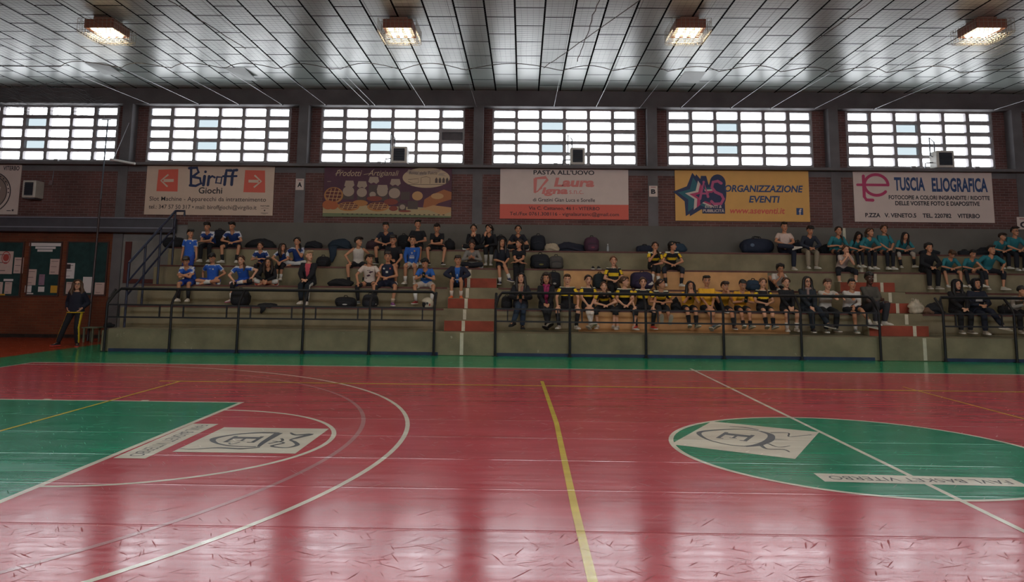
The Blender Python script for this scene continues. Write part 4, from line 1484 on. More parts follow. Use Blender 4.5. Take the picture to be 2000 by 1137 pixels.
# shared face meshes
def _mesh(name, mb, mats):
    me = bpy.data.meshes.new(name)
    me.from_pydata(mb.v, [], mb.f)
    for m in mats:
        me.materials.append(m)
    me.polygons.foreach_set('material_index', mb.mi)
    me.polygons.foreach_set('use_smooth', [True] * len(me.polygons))
    me.update()
    return me
EYE_ME = _mesh('eye', MB().ell((0, 0, 0), .0155, .010, .0085, nu=10, nv=6).ell((0, .0055, 0), .0082, .0062, .0082, nu=8, nv=6, mi=1), [EYEW, EYEI])
BROW_ME = _mesh('eyebrow', MB().tube([(-.019, .0, -.004), (-.006, .003, .002), (.008, .003, .003), (.02, -.003, -.003)], [.0025, .0042, .0042, .0025], 6), [BROW])
MOUTH_ME = _mesh('mouth', MB().ell((0, 0, .003), .0225, .007, .0045, nu=10, nv=6).ell((0, .001, -.005), .019, .0075, .0055, nu=10, nv=6), [LIPS])

PENDING = []          # (object, painter) to be baked after all remeshes are set up
def soft(name, mb, mats, root, voxel, painter=None, label=None, smooth=2):
    o = obj(name, mb, mats, root)
    md = o.modifiers.new('skin', 'REMESH')
    md.mode = 'VOXEL'
    md.voxel_size = voxel
    md.use_smooth_shade = True
    if smooth:
        sm = o.modifiers.new('smooth', 'SMOOTH')
        sm.factor = .5
        sm.iterations = smooth
    PENDING.append((o, painter))
    if label:
        o['label'] = label
    return o

def flush():
    dg = bpy.context.evaluated_depsgraph_get()
    dg.update()
    for o, painter in PENDING:
        me = bpy.data.meshes.new_from_object(o.evaluated_get(dg))
        me.name = o.name
        old = o.data
        o.modifiers.clear()
        o.data = me
        bpy.data.meshes.remove(old)
        if painter:
            org = wloc(o)
            for p in me.polygons:
                p.material_index = painter(p.center + org, p.normal)
        me.polygons.foreach_set('use_smooth', [True] * len(me.polygons))
    PENDING.clear()

def hand(mb, wrist, fdir, palm_n, side, s, curl=.5):
    """palm, four unequal bent fingers and a thumb; fdir along the hand, palm_n out of the palm, side +1/-1 to where the thumb lies"""
    f = fdir.normalized()
    n = (palm_n - f * palm_n.dot(f)).normalized()
    t = f.cross(n) * side
    mb.tube([wrist - f * .015 * s, wrist + f * .03 * s, wrist + f * .075 * s, wrist + f * .088 * s], [.022 * s, .034 * s, .038 * s, .030 * s], 8, flat=.0001 + .5) if False else None
    ax = (t, f, n)
    mb.ell(wrist + f * .045 * s, .038 * s, .055 * s, .018 * s, ax, 10, 7)
    for k, (off, ln) in enumerate(((.027, .068), (.009, .078), (-.009, .073), (-.026, .056))):
        b = wrist + f * .082 * s + t * off * s
        d1 = (f + n * curl * .55 + t * off * 1.5).normalized()
        d2 = (f * (1 - curl * .6) + n * curl * 1.35).normalized()
        mb.tube([b - f * .012 * s, b + d1 * ln * .5 * s, b + d1 * ln * .5 * s + d2 * ln * .5 * s], [.0105 * s, .0098 * s, .0085 * s], 6, round_ends=True)
    b = wrist + f * .02 * s + t * .028 * s
    d1 = (f * .6 + t * .75 + n * .3).normalized()
    d2 = (f * .9 + t * .15 + n * .45).normalized()
    mb.tube([b, b + d1 * .034 * s, b + d1 * .034 * s + d2 * .03 * s], [.0125 * s, .011 * s, .0095 * s], 6, round_ends=True)

def shoe_mesh(ankle, fd, up, s, wide=1.0):
    """a trainer: upper and sole, toe along fd"""
    f = fd.normalized()
    u = (up - f * up.dot(f)).normalized()
    t = f.cross(u)
    up_, so = MB(), MB()
    base = ankle - u * .078 * s
    prof = [(-.062, .030, .085), (-.045, .036, .098), (.0, .037, .096), (.05, .040, .080), (.10, .046, .058), (.15, .046, .046), (.185, .036, .036), (.205, .018, .026)]
    rings, r2 = [], []
    for x, w, h in prof:
        c = base + f * x * s
        w *= s * wide * 1.05; h *= s
        rings.append([c + t * w * a + u * h * b for a, b in ((-1, .18), (1, .18), (1, .5), (.72, .86), (.3, 1), (-.3, 1), (-.72, .86), (-1, .5))])
        w2 = w * 1.1
        r2.append([c + t * w2 * a + u * b * s + f * (.004 * s if x > 0 else -.004 * s) for a, b in ((-1, 0), (1, 0), (1, .024), (-1, .024))])
    up_.loft(rings)
    so.loft(r2)
    return up_, so

def spine_ring(c, r, f, w, d, n=16, p=2.4):
    out = []
    for i in range(n):
        a = 2 * PI * i / n
        ca, sa = math.cos(a), math.sin(a)
        out.append(c + r * (w * math.copysign(abs(ca) ** (2 / p), ca)) + f * (d * math.copysign(abs(sa) ** (2 / p), sa)))
    return out

class Person:
    pass

def person(px, hy, tier, label, legs='down', arms='lap', skin='b', hair='short', hc='k', top='#20222a', paint=None, cols=(), sleeve='short', bottom='shorts', bc='#1a1d28',
           sock=None, shoe='#d8d6d0', knee=None, yaw=0, hyaw=0, hpit=0, lean=14, side=0, dx=0, fem=False, bare=None, back=None, seatz=0.0, glasses=False, group=None, chest=None, xtra=None, sole=None, hood=None, scarf=None, fixs=None, hang=0.0, heavy=1.0, smin=.93):
    """px,hy: where the top of the head shows; tier: the step sat on"""
    stand_ = legs in ('stand', 'weight')
    e = back if back is not None else {'cross': .36, 'kneeup': .34}.get(legs, .21)
    Yh = YT[tier] + e if tier else back
    zs_ = (ZT[tier] + seatz) if tier else 0.0
    al, be = R(lean), R(side)
    # size from the seat to the top of the head as the picture shows it
    yaw_ = R(yaw)
    hipz = .105 if not stand_ else .90
    hk = 1.13
    for _ in range(40):
        nom = hipz + .16 * math.cos(al * .4) + .19 * math.cos(al) + .13 * math.cos(al * 1.15) + .085 * math.cos(al * .45) + .075 * math.cos(R(hpit) * .8) + .118 * hk
        reach = .16 * math.sin(al * .4) + .19 * math.sin(al) + .13 * math.sin(al * 1.15) + .1 * math.sin(al)
        zt_ = ony(px, hy, Yh - reach).z
        s = (zt_ - zs_) / nom
        if fixs or stand_ or (smin <= s <= 1.10):
            break
        if s < smin and al < R(46):
            al += R(1.5)
        elif s > 1.10 and al > R(3):
            al -= R(1.5)
        else:
            break
    s = fixs or max(.80, min(1.14, s))
    # place so that the head sits at px
    xh = ony(px, hy + 10, Yh - reach).x
    hs = (hipz if 0 else 0) + .62 * s * math.sin(be)
    X = xh - hs * math.cos(yaw_) - reach * s * math.sin(yaw_) + dx
    base = V(X, Yh, zs_)
    F, S, Z = V(math.sin(yaw_), -math.cos(yaw_), 0), V(math.cos(yaw_), math.sin(yaw_), 0), V(0, 0, 1)
    def W(x, f, z): return base + (S * x + F * f + Z * z) * s
    def D(x, f, z): return S * x + F * f + Z * z
    root = thing('person', label, 'person', base, group)
    wide = .92 if fem else 1.0
    # spine
    def dr(a): return V(math.sin(be), math.sin(a), math.cos(a)).normalized()
    hip = V(0, 0, hipz)
    mid = hip + dr(al * .4) * .17
    ch = mid + dr(al) * .19
    nk = ch + dr(al * 1.15) * .13
    hd_dir = dr(al * .45)
    hc_ = nk + hd_dir * .085 + dr(R(hpit) * .8) * .075 + V(0, .012, 0)
    sw = .165 * wide
    shz = ch + dr(al) * .065
    shl, shr = shz + V(-sw, 0, 0), shz + V(sw, 0, 0)
    if side:
        shl.z += math.sin(be) * sw; shr.z -= math.sin(be) * sw
    P = lambda v: W(v.x, v.y, v.z)
    # legs
    HL, HR = hip + V(-.085, .0, -.01), hip + V(.085, .0, -.01)
    drop = -RZ / s - (0 if not seatz else seatz / s)
    L1, L2 = .41, .40
    ank = .08
    edge = e / s
    fl = fr = V(0, 1, -.05)
    pl_, pr_ = V(-.12, 1, .9), V(.12, 1, .9)
    g = edge + .10
    # keep the soles on the step when the legs are long enough, else let them hang
    if legs == 'down':
        AL, AR = V(-.13, g + .04, drop + ank), V(.12, g, drop + ank)
        fl, fr = V(-.2, 1, 0), V(.2, 1, 0)
    elif legs == 'wide':
        AL, AR = V(-.22, g + .02, drop + ank), V(.2, g + .05, drop + ank)
        pl_, pr_ = V(-.6, 1, .7), V(.6, 1, .7); fl, fr = V(-.35, 1, 0), V(.35, 1, 0)
    elif legs == 'narrow':
        AL, AR = V(-.075, g + .02, drop + ank), V(.07, g + .05, drop + ank)
        pl_, pr_ = V(-.03, 1, .9), V(.03, 1, .9); fl, fr = V(-.08, 1, 0), V(.08, 1, 0)
    elif legs == 'fold':
        AL, AR = V(-.09, g - .02, drop + ank), V(.10, g + .0, drop + ank)
        fl, fr = V(.1, 1, 0), V(-.1, 1, 0)
    elif legs == 'dangle':
        AL, AR = V(-.09, g + .22, drop + ank + .15), V(.09, g + .2, drop + ank + .14)
        fl, fr = V(-.15, 1, .35), V(.2, 1, .3)
    elif legs == 'ankles':
        AL, AR = V(.03, g + .26, drop + ank + .07), V(.0, g + .17, drop + ank + .06)
        fl, fr = V(.5, 1, .5), V(-.4, 1, .4)
    elif legs == 'soles':
        AL, AR = V(-.09, g + .34, drop + ank + .26), V(.12, g + .34, drop + ank + .24)
        fl, fr = V(-.1, .45, 1), V(.1, .45, 1)
    elif legs == 'thighover':
        AL, AR = V(-.03, g + .05, drop + ank), V(.24, g + .3, drop + ank + .2)
        pl_, pr_ = V(0, 1, .7), V(-.5, 1, 1.2); fl, fr = V(-.1, 1, 0), V(.7, 1, -.2)
        HR = HR + V(-.02, .05, .06)
    elif legs == 'thighoverl':
        AR, AL = V(.05, g + .05, drop + ank), V(-.16, g + .3, drop + ank + .16)
        pr_, pl_ = V(0, 1, .7), V(.5, 1, 1.2); fr, fl = V(.1, 1, 0), V(-.5, 1, -.2)
        HL = HL + V(.02, .05, .06)
    elif legs == 'anklknee':
        AR, AL = V(.12, g + .04, drop + ank), V(.13, .44, .17)
        pl_ = V(-1.2, .5, .3); fl = V(.6, .5, .2)
    elif legs == 'cross':
        AL, AR = V(.10, .27, .075), V(-.10, .33, .07)
        pl_, pr_ = V(-1, .25, .12), V(1, .25, .12); fl, fr = V(1, .35, -.12), V(-1, .35, -.12)
    elif legs == 'halfcross':
        AL, AR = V(-.17, g + .05, drop + ank), V(-.06, .30, .08)
        pr_ = V(1, .5, .12); fr = V(-1, .4, -.1); fl = V(-.5, 1, -.1)
    elif legs == 'kneeup':
        AL, AR = V(-.02, .30, .075), V(.14, g + .08, drop + ank + .03)
        pl_ = V(-.5, .7, 1); fl = V(.2, 1, -.1)
    elif legs == 'stand':
        AL, AR = V(-.10, .0, ank), V(.10, .02, ank)
        pl_ = pr_ = V(0, 1, 0)
    elif legs == 'weight':
        AL, AR = V(-.34, .06, ank), V(.10, .0, ank)
        pl_, pr_ = V(-.1, 1, 0), V(.05, 1, 0); fl, fr = V(-.45, 1, 0), V(.35, 1, 0)
    if stand_:
        L1, L2 = .425, .41
    if hang:
        AL.z += hang; AR.z += hang
    KL, AL_ = twobone(HL, AL, L1, L2, pl_)
    KR, AR_ = twobone(HR, AR, L1, L2, pr_)
    if not stand_:
        for _ in range(14):
            if KL.z < .012:
                AL.z += .02; AL.y += .004
            if KR.z < .012:
                AR.z += .02; AR.y += .004
            KL, AL_ = twobone(HL, AL, L1, L2, pl_)
            KR, AR_ = twobone(HR, AR, L1, L2, pr_)
    AL, AR = AL_, AR_
    # arms
    U1, U2 = .275, .245
    hf, hu = V(0, 1, 0), V(0, 0, 1)
    hy_, hp_ = R(hyaw) , R(hpit)
    hf = V(math.sin(hy_) * math.cos(hp_), math.cos(hy_) * math.cos(hp_), -math.sin(hp_))
    hs_ = V(math.cos(hy_), -math.sin(hy_), 0)
    hu = hs_.cross(hf)
    chin = hc_ + hf * .10 * hk - hu * .12 * hk
    el, er = V(-.8, -.35, -.5), V(.8, -.35, -.5)
    kl_, kr_ = KL, KR
    WL = WR = None
    pn = (V(.5, 0, -.9), V(-.5, 0, -.9))
    hdir = (V(.35, .9, -.25), V(-.35, .9, -.25))
    fz = max(0.0, ch.y)
    if arms == 'lap':
        WL, WR = V(-.075, .27 + fz * .5, .24), V(.075, .27 + fz * .5, .235)
        hdir = (V(.75, .6, -.2), V(-.75, .6, -.2))
    elif arms == 'between':
        WL, WR = V(-.05, .33 + fz * .6, .15), V(.05, .34 + fz * .6, .14); el, er = V(-1, .1, .1), V(1, .1, .1)
        hdir = (V(.3, .5, -.8), V(-.3, .5, -.8))
    elif arms == 'clasp':
        m_ = (KL + KR) * .5
        WL, WR = V(m_.x - .06, m_.y - .02, m_.z + .14), V(m_.x + .06, m_.y - .02, m_.z + .13)
        hdir = (V(.8, .5, -.2), V(-.8, .5, -.2)); el, er = V(-1, .1, -.4), V(1, .1, -.4)
    elif arms == 'knees':
        WL, WR = KL + V(.01, -.05, .085), KR + V(-.01, -.05, .085)
        hdir = (V(.1, .8, -.5), V(-.1, .8, -.5)); el, er = V(-1, -.1, .1), V(1, -.1, .1)
    elif arms == 'fold':
        WL, WR = V(.09, .22 + fz * .7, .30), V(-.09, .25 + fz * .7, .27)
        hdir = (V(1, -.1, 0), V(-1, -.1, 0)); el, er = V(-1, .15, -.6), V(1, .15, -.6)
        pn = (V(0, -1, 0), V(0, -1, 0))
    elif arms == 'foldknees':
        m_ = (KL + KR) * .5
        WL, WR = V(.10, m_.y - .05, m_.z + .13), V(-.10, m_.y - .01, m_.z + .15)
        hdir = (V(1, .1, 0), V(-1, .1, 0)); el, er = V(-1, .2, -.2), V(1, .2, -.2)
    elif arms in ('chin', 'chinl', 'chinr'):
        WL, WR = chin + V(-.035, .015, -.075), chin + V(.035, .015, -.075)
        hdir = (V(.12, -.05, 1), V(-.12, -.05, 1)); el, er = V(-.35, .4, -1), V(.35, .4, -1)
        pn = (V(.3, -1, 0), V(-.3, -1, 0))
        if arms == 'chinl':
            WR = KR + V(-.1, -.1, .12); hdir = (hdir[0], V(-.6, .7, -.3)); er = V(1, -.1, -.1); pn = (pn[0], V(-.5, 0, -.9))
        if arms == 'chinr':
            WL = KL + V(.1, -.1, .12); hdir = (V(.6, .7, -.3), hdir[1]); el = V(-1, -.1, -.1); pn = (V(.5, 0, -.9), pn[1])
    elif arms == 'phone':
        WL, WR = V(-.065, .30 + fz, .28), V(.065, .29 + fz, .28)
        hdir = (V(.5, .7, .35), V(-.5, .7, .35)); pn = (V(.4, -.4, .7), V(-.4, -.4, .7))
    elif arms == 'rail':
        WL, WR = V(-.02, .70, .38), V(.15, .70, .38)
        hdir = (V(.2, 1, -.2), V(.2, 1, -.2)); el, er = V(-1, 0, -.3), V(1, 0, -.3)
    elif arms == 'raill':
        WL, WR = V(-.20, .70, .38), KR + V(-.14, -.10, .09)
        hdir = (V(-.3, 1, -.2), V(-.3, .8, -.5)); el = V(-1, 0, -.3)
    elif arms == 'back':
        WL, WR = KL + V(.04, -.1, .10), V(.36, -.10, .12)
        hdir = (V(.2, .9, -.3), V(.5, -.4, -.6)); el, er = V(-1, 0, 0), V(.8, -.8, 0); pn = (pn[0], V(0, 0, -1))
    elif arms == 'backl':
        WR, WL = KR + V(-.04, -.1, .10), V(-.30, -.05, .12)
        hdir = (V(-.5, -.2, -.6), V(-.2, .9, -.3)); el = V(-.8, -.8, 0); pn = (V(0, 0, -1), pn[1])
    elif arms == 'kneer':
        WL, WR = V(.0, .3, .2), KR + V(.0, -.04, .08)
        hdir = (V(.5, .8, -.2), V(.05, .7, -.6))
    elif arms == 'hang':
        WL, WR = V(-.23, .02, ch.z - .46), V(.23, .03, ch.z - .46)
        hdir = (V(.05, .15, -1), V(-.05, .15, -1)); pn = (V(1, 0, 0), V(-1, 0, 0)); el, er = V(-.4, -1, 0), V(.4, -1, 0)
    elif arms == 'pockets':
        WL, WR = V(-.175, .07, hipz + .06), V(.175, .08, hipz + .06)
        hdir = (V(.4, .5, -.7), V(-.4, .5, -.7)); pn = (V(1, 0, 0), V(-1, 0, 0)); el, er = V(-.5, -1, 0), V(.5, -1, 0)
    EL, WL = twobone(shl, WL, U1, U2, el)
    ER, WR = twobone(shr, WR, U1, U2, er)
    # ---- body
    b = MB()
    hw = .148 * (1.04 if fem else 1.0) * heavy
    sect = [(hip + V(0, -.01, -.075), hw * .75, .075), (hip + V(0, -.01, -.03), hw, .105 * heavy), (hip + dr(al * .4) * .06, hw * .97, .10 * heavy), (mid, .122 * wide * heavy, .088 * heavy), (mid + dr(al) * .09, .135 * wide * heavy, .098 * heavy),
            (ch, .15 * wide, .10), (ch + dr(al) * .055, .145 * wide, .085), (ch + dr(al * 1.15) * .095, .085, .06), (nk + dr(al) * .01, .05, .05)]
    def rings_of(sect, grow=0.0):
        out = []
        for c, w, d in sect:
            out.append([W(q.x, q.y, q.z) for q in spine_ring(c, V(1, 0, 0), V(0, math.cos(al), -math.sin(al)) if c.z > hip.z + .05 else V(0, 1, 0), w + grow, d + grow)])
        return out
    b.loft(rings_of(sect))
    def limb(mb, pts, rads, n=9, ends=True):
        mb.tube([P(p) for p in pts], [r * s for r in rads], n, round_ends=ends)
    lerp = lambda a, c, t_: a + (c - a) * t_
    for H_, K_, A_, fd in ((HL, KL, AL, fl), (HR, KR, AR, fr)):
        limb(b, [H_, lerp(H_, K_, .35), lerp(H_, K_, .8), K_], [.078 * heavy, .074 * heavy, .057, .052])
        limb(b, [K_, lerp(K_, A_, .3), lerp(K_, A_, .75), A_], [.050, .052, .035, .030])
        f_ = fd.normalized()
        limb(b, [A_ + V(0, 0, -.02), A_ + f_ * .11 + V(0, 0, -.04)], [.032, .024], 8)
    for Sh, E_, Wr, hd, n_, sd in ((shl, EL, WL, hdir[0], pn[0], 1), (shr, ER, WR, hdir[1], pn[1], -1)):
        limb(b, [Sh + (Vector((0, 0, 0)) - V(Sh.x * .12, 0, .0)), lerp(Sh, E_, .35), lerp(Sh, E_, .85), E_], [.050, .044, .037, .035], 8)
        limb(b, [E_, lerp(E_, Wr, .3), Wr], [.035, .036, .025], 8)
        hand(b, P(Wr), D(hd.x, hd.y, hd.z), D(n_.x, n_.y, n_.z), sd, s * (0.93 if fem else 1.0), curl=.55)
    limb(b, [nk + V(0, 0, -.05), nk + hd_dir * .05, hc_ - hu * .05 - hf * .015], [.050, .046, .045] if fem else [.056, .053, .05], 10)
    Hw = P(hc_)
    ax = (D(*hs_), D(*hf), D(*hu))
    bs_ = s
    s = s * hk
    def HP(x, f, z): return Hw + (ax[0] * x + ax[1] * f + ax[2] * z) * s
    b.ell(HP(0, -.012, .032), .074 * s, .094 * s, .084 * s, ax, 14, 10)
    b.ell(HP(0, .022, -.025), .062 * s, .068 * s, .082 * s, ax, 12, 9)
    b.ell(HP(0, .050, -.083), (.034 if fem else .039) * s, .034 * s, .026 * s, ax, 10, 7)
    b.tube([HP(0, .084, .012), HP(0, .100, -.018), HP(0, .098, -.030)], [.009 * s, .013 * s, .014 * s], 7, round_ends=True)
    for q in (-1, 1):
        b.ell(HP(q * .072, -.008, -.008), .012 * s, .019 * s, .031 * s, ax, 8, 6)
    soft('body', b, SKIN[skin], root, .0086, None)
    for q in (-1, 1):
        for me, x, f, z in ((EYE_ME, .031, .078, .008), (BROW_ME, .032, .086, .029)):
            o = bpy.data.objects.new(me.name, me)
            c = HP(q * x, f, z) - base
            sx_ = s * (q if me is BROW_ME else 1)
            M_ = Matrix(((ax[0].x * sx_, ax[1].x * s, ax[2].x * s, c.x), (ax[0].y * sx_, ax[1].y * s, ax[2].y * s, c.y), (ax[0].z * sx_, ax[1].z * s, ax[2].z * s, c.z), (0, 0, 0, 1)))
            link(o, root)
            o.matrix_local = M_
    o = bpy.data.objects.new('mouth', MOUTH_ME)
    c = HP(0, .083, -.058) - base
    link(o, root)
    o.matrix_local = Matrix(((ax[0].x * s, ax[1].x * s, ax[2].x * s, c.x), (ax[0].y * s, ax[1].y * s, ax[2].y * s, c.y), (ax[0].z * s, ax[1].z * s, ax[2].z * s, c.z), (0, 0, 0, 1)))
    if glasses:
        gm = MB()
        for q in (-1, 1):
            pts = [HP(q * .032 + .026 * math.cos(a), .094, .006 + .019 * math.sin(a)) for a in [PI * 2 * i / 10 for i in range(11)]]
            gm.tube(pts, .0035 * s, 5)
            gm.tube([HP(q * .058, .09, .012), HP(q * .077, .0, .012)], .003 * s, 5)
        gm.tube([HP(-.008, .096, .01), HP(.008, .096, .01)], .003 * s, 5)
        obj('glasses', gm, mat('glasses_frame', '#1b1512', .3), root)['label'] = 'dark framed glasses'
    # ---- hair
    h = MB()
    curly = hair == 'curly'
    boy = hair in ('short', 'fringe', 'quiff')
    sdn = px * .37
    def cut(x, f, z):
        k = 1.0
        line = {'fringe': .22, 'short': .34, 'quiff': .42}.get(hair, .50)
        line += .09 * math.sin(x * 9 + sdn)
        if f > .30 and z < line:
            k = .70
        elif f > -.05 and z < -.22 + .1 * boy:
            k = .74
        elif z < (-.62 if boy else -.78):
            k = .78
        if k >= 1:
            a_ = .10 if boy else .035
            k *= 1 + a_ * noise.noise(Vector((x * 4.2 + sdn, f * 4.2, z * 3.2)))
            if boy and z > .1:
                k *= 1 + .07 * z
            if curly:
                k *= 1.08 + .09 * math.sin(x * 17) * math.sin(f * 15 + 1) * math.cos(z * 13)
        return x * k, f * k, z * k
    g_ = 1.12 if curly else 1.0
    h.ell(HP(0, -.020, .033), .0865 * s * g_, .1065 * s * g_, .0985 * s * g_, ax, 30, 22, fn=cut)
    if boy:
        rr_ = random.Random(int(px))
        for k_ in range(9):
            a = rr_.uniform(0, 2 * PI); q = rr_.uniform(.02, .062)
            h.ell(HP(q * math.cos(a), .012 + q * 1.1 * math.sin(a), .094 + .014 * rr_.random()), .032 * s, .036 * s, .030 * s, ax, 8, 6)
        if hair in ('fringe', 'quiff'):
            for k_ in range(5):
                x_ = -.052 + .026 * k_
                z_ = .058 if hair == 'fringe' else .085
                h.tube([HP(x_ * .8, .045, .112), HP(x_, .086, .088 + .006 * rr_.random()), HP(x_ * 1.1 + .01 * rr_.uniform(-1, 1), .094 if hair == 'fringe' else .10, z_ + .012 * rr_.random())], [.026 * s, .022 * s, .010 * s], 7, round_ends=True)
    if hair in ('long', 'longcurl'):
        dn = -.26 if hair == 'long' else -.24
        wv = .012 if hair == 'long' else .03
        for q in (-1, 1):
            pts = [HP(q * .055, .03, .085), HP(q * .086, .022, .02), HP(q * .090, .015, -.07), HP(q * (.088 + wv), .02, -.16), HP(q * .082, .05, dn)]
            h.tube(pts, [.026 * s, .034 * s, .036 * s, (.035 + wv * .6) * s, .018 * s], 8, round_ends=True)
        pts = [HP(0, -.07, .04), HP(0, -.085, -.06), HP(0, -.085, -.16), HP(0, -.07, dn)]
        h.tube(pts, [.07 * s, .078 * s, .075 * s, .05 * s], 10, round_ends=True)
    if hair in ('pony', 'tied'):
        q = .02
        pts = [HP(0, -.105, .05), HP(0, -.15, .02), HP(0, -.15, -.06), HP(.03, -.13, -.16)] if hair == 'pony' else [HP(0, -.10, -.03), HP(.05, -.10, -.1), HP(.085, -.0, -.16), HP(.085, .05, -.25)]
        h.tube(pts, [.025 * s, .032 * s, .028 * s, .012 * s], 8, round_ends=True)
    if hair in ('pony', 'tied', 'bun', 'long', 'longcurl'):
        for q in (-1, 1):
            h.tube([HP(q * .012, .062, .112), HP(q * .050, .072, .080), HP(q * .078, .040, .045), HP(q * .084, -.01, .01)], [.014 * s, .016 * s, .016 * s, .014 * s], 7, round_ends=True)
    if hair == 'bun':
        h.ell(HP(0, -.08, .105), .042 * s, .042 * s, .042 * s, ax, 10, 8)
    if curly:
        for k in range(16):
            a = 2 * PI * k / 16
            h.ell(HP(.08 * math.cos(a), -.03 + .075 * math.sin(a) * .9, .07 + .03 * math.cos(a * 3)), .034 * s, .034 * s, .034 * s, ax, 8, 6)
        if fem:
            for q in (-1, 1):
                for k in range(4):
                    h.ell(HP(q * (.086 + .012 * (k % 2)), -.0, .03 - .045 * k), .036 * s, .04 * s, .036 * s, ax, 8, 6)
            h.ell(HP(0, -.08, -.05), .085 * s, .05 * s, .09 * s, ax, 10, 8)
    if hair != 'none':
        soft('hair', h, HAIRC[hc], root, .010 if not curly else .009, None, smooth=1)
    if hood:
        hm = MB()
        def hcut(x, f, z):
            k = .6 if (f > .55 and z < .62) else 1.0
            return x * k, f * k, z * k
        hm.ell(HP(0, -.028, .018), .100 * s, .122 * s, .122 * s, ax, 22, 16, fn=hcut)
        hm.ell(HP(0, -.03, -.11), .105 * s, .09 * s, .06 * s, ax, 14, 8)
        for q in (-1, 1):
            hm.tube([HP(q * .05, .05, .105), HP(q * .088, .06, .03), HP(q * .082, .055, -.06), HP(q * .04, .075, -.13)], .020 * s, 8, round_ends=True)
        soft('hood', hm, fab(hood), root, .011, None)
    # ---- clothes
    s = bs_
    cl = MB()
    gs = .014
    low = .02 if bottom != 'none' else .04
    coat = sleeve in ('coat', 'coatlong')
    gs2 = gs + (.022 if coat else .0)
    tail = [(hip + V(0, -.01, -.06), hw * 1.0 + .004, .118 * heavy)] if (coat or stand_) else []
    tsect = tail + [(hip + V(0, -.005, -.01 + (0 if coat else .01)), hw + .004, .108 * heavy), (hip + dr(al * .4) * .07, hw * .98, .106 * heavy), (mid, .135 * wide * heavy, .10 * heavy), (mid + dr(al) * .09, .142 * wide * heavy, .106 * heavy),
                    (ch, .152 * wide, .103), (ch + dr(al) * .055, .15 * wide, .09), (ch + dr(al * 1.15) * .092, .095, .066), (ch + dr(al * 1.15) * .112, .066, .058)]
    cl.loft(rings_of(tsect, gs2))
    fr_ = {'none': 0, 'short': .62, 'cap': .3, 'long': 2.0, 'coat': 2.0, 'coatlong': 2.0, 'elbow': .95}[sleeve]
    for Sh, E_, Wr in ((shl, EL, WL), (shr, ER, WR)):
        root_ = Sh - V(Sh.x * .52, 0, .008)
        th = .012 if coat else 0
        if fr_ == 0:
            continue
        if fr_ <= 1:
            e_ = lerp(Sh, E_, fr_)
            cl.tube([P(root_), P(Sh), P(lerp(Sh, e_, .4)), P(e_)], [.055 * s, .064 * s, .061 * s, (.061 if fr_ < .9 else .054) * s], 10)
        else:
            w_ = lerp(E_, Wr, .96)
            cl.tube([P(root_), P(Sh), P(lerp(Sh, E_, .4)), P(lerp(Sh, E_, .9)), P(E_), P(lerp(E_, Wr, .12)), P(w_)], [(.055 + th) * s, (.064 + th) * s, (.056 + th) * s, (.05 + th) * s, (.05 + th) * s, (.049 + th) * s, (.037 + th) * s], 10, round_ends=False)
    if coat and not stand_ and legs not in ('cross',):
        # skirts of the coat over the thighs
        if sleeve == 'coatlong' or True:
            for H_, K_ in ((HL, KL), (HR, KR)):
                cl.tube([P(H_), P(lerp(H_, K_, .42 if sleeve == 'coat' else .75))], [.112 * s, (.098 if sleeve == 'coat' else .09) * s], 10)
    # painter
    inv = lambda p: V((p - base).dot(S) / s, (p - base).dot(F) / s, (p - base).z / s)
    axis = (nk - hip)
    alen = axis.length
    axn = axis / alen
    def tpar(v): return (v - hip).dot(axn) / alen
    def seg_d(v, a, c):
        d = c - a
        t_ = max(0, min(1, (v - a).dot(d) / d.length_squared))
        return t_, (v - a - d * t_).length
    def arm_t(v):
        tl, dl = seg_d(v, shl, EL); tr, dr_ = seg_d(v, shr, ER)
        return (tl, dl, -1) if dl < dr_ else (tr, dr_, 1)
    def painter(p, n):
        v = inv(p)
        ln = V(n.dot(S), n.dot(F), n.z)
        t_ = tpar(v)
        at, ad, sg = arm_t(v)
        nx = abs(v.x - (hip.x + axis.x * t_))
        onarm = (at > .08 and ad < .075) and nx > .145 * wide
        if paint == 'bluewhite':
            if onarm and at > .50: return 1
            outer = ln.x * sg
            if t_ > .78 and nx > .075 and ln.z > .55 and abs(ln.y) < .75: return 1
            if onarm and (outer * .75 + ln.z * .65) > .72: return 1
            if t_ > .935: return 1
            return 0
        if paint == 'yellowband':
            if onarm and .14 < at < .60 and (ln.x * sg + ln.z) > -.2: return 1
            if not onarm and .52 < t_ < .70 and nx < .2: return 1
            if t_ > .945 and ln.y > -.2: return 2
            return 0
        if paint == 'open':
            if not onarm and v.y > hip.y and ln.y > .2 and t_ > .12 and nx < .022 + .06 * max(0, t_ - .1): return 1
            return 0
        if paint == 'hem':
            return 1 if t_ < -.075 else 0
        if paint == 'stripe':
            if nx > .1 and t_ > .8 and ln.z > .8: return 1
            if onarm and ln.x * sg > .85: return 1
            return 0
        if paint == 'front':
            if not onarm and ln.y > .35 and .48 < t_ < .62 and nx < .085: return 1
            return 0
        if paint == 'cuff':
            tl, dl = seg_d(v, EL, WL); tr, d2 = seg_d(v, ER, WR)
            if min(dl, d2) < .065 or (onarm and at > .45): return 1
            return 0
        if paint == 'slash':
            if not onarm and ln.y > .3 and .3 < t_ < .72 and abs((v.x - hip.x) - (t_ - .5) * .35) < .022 + .03 * math.sin(t_ * 30): return 1
            if not onarm and ln.y > .3 and abs(t_ - .77) < .02 and nx < .05: return 1
            return 0
        return 0
    soft('jacket' if coat else 'shirt', cl, [fab(top)] + [fab(c_) for c_ in cols], root, .0125, painter if paint else None, smooth=1)
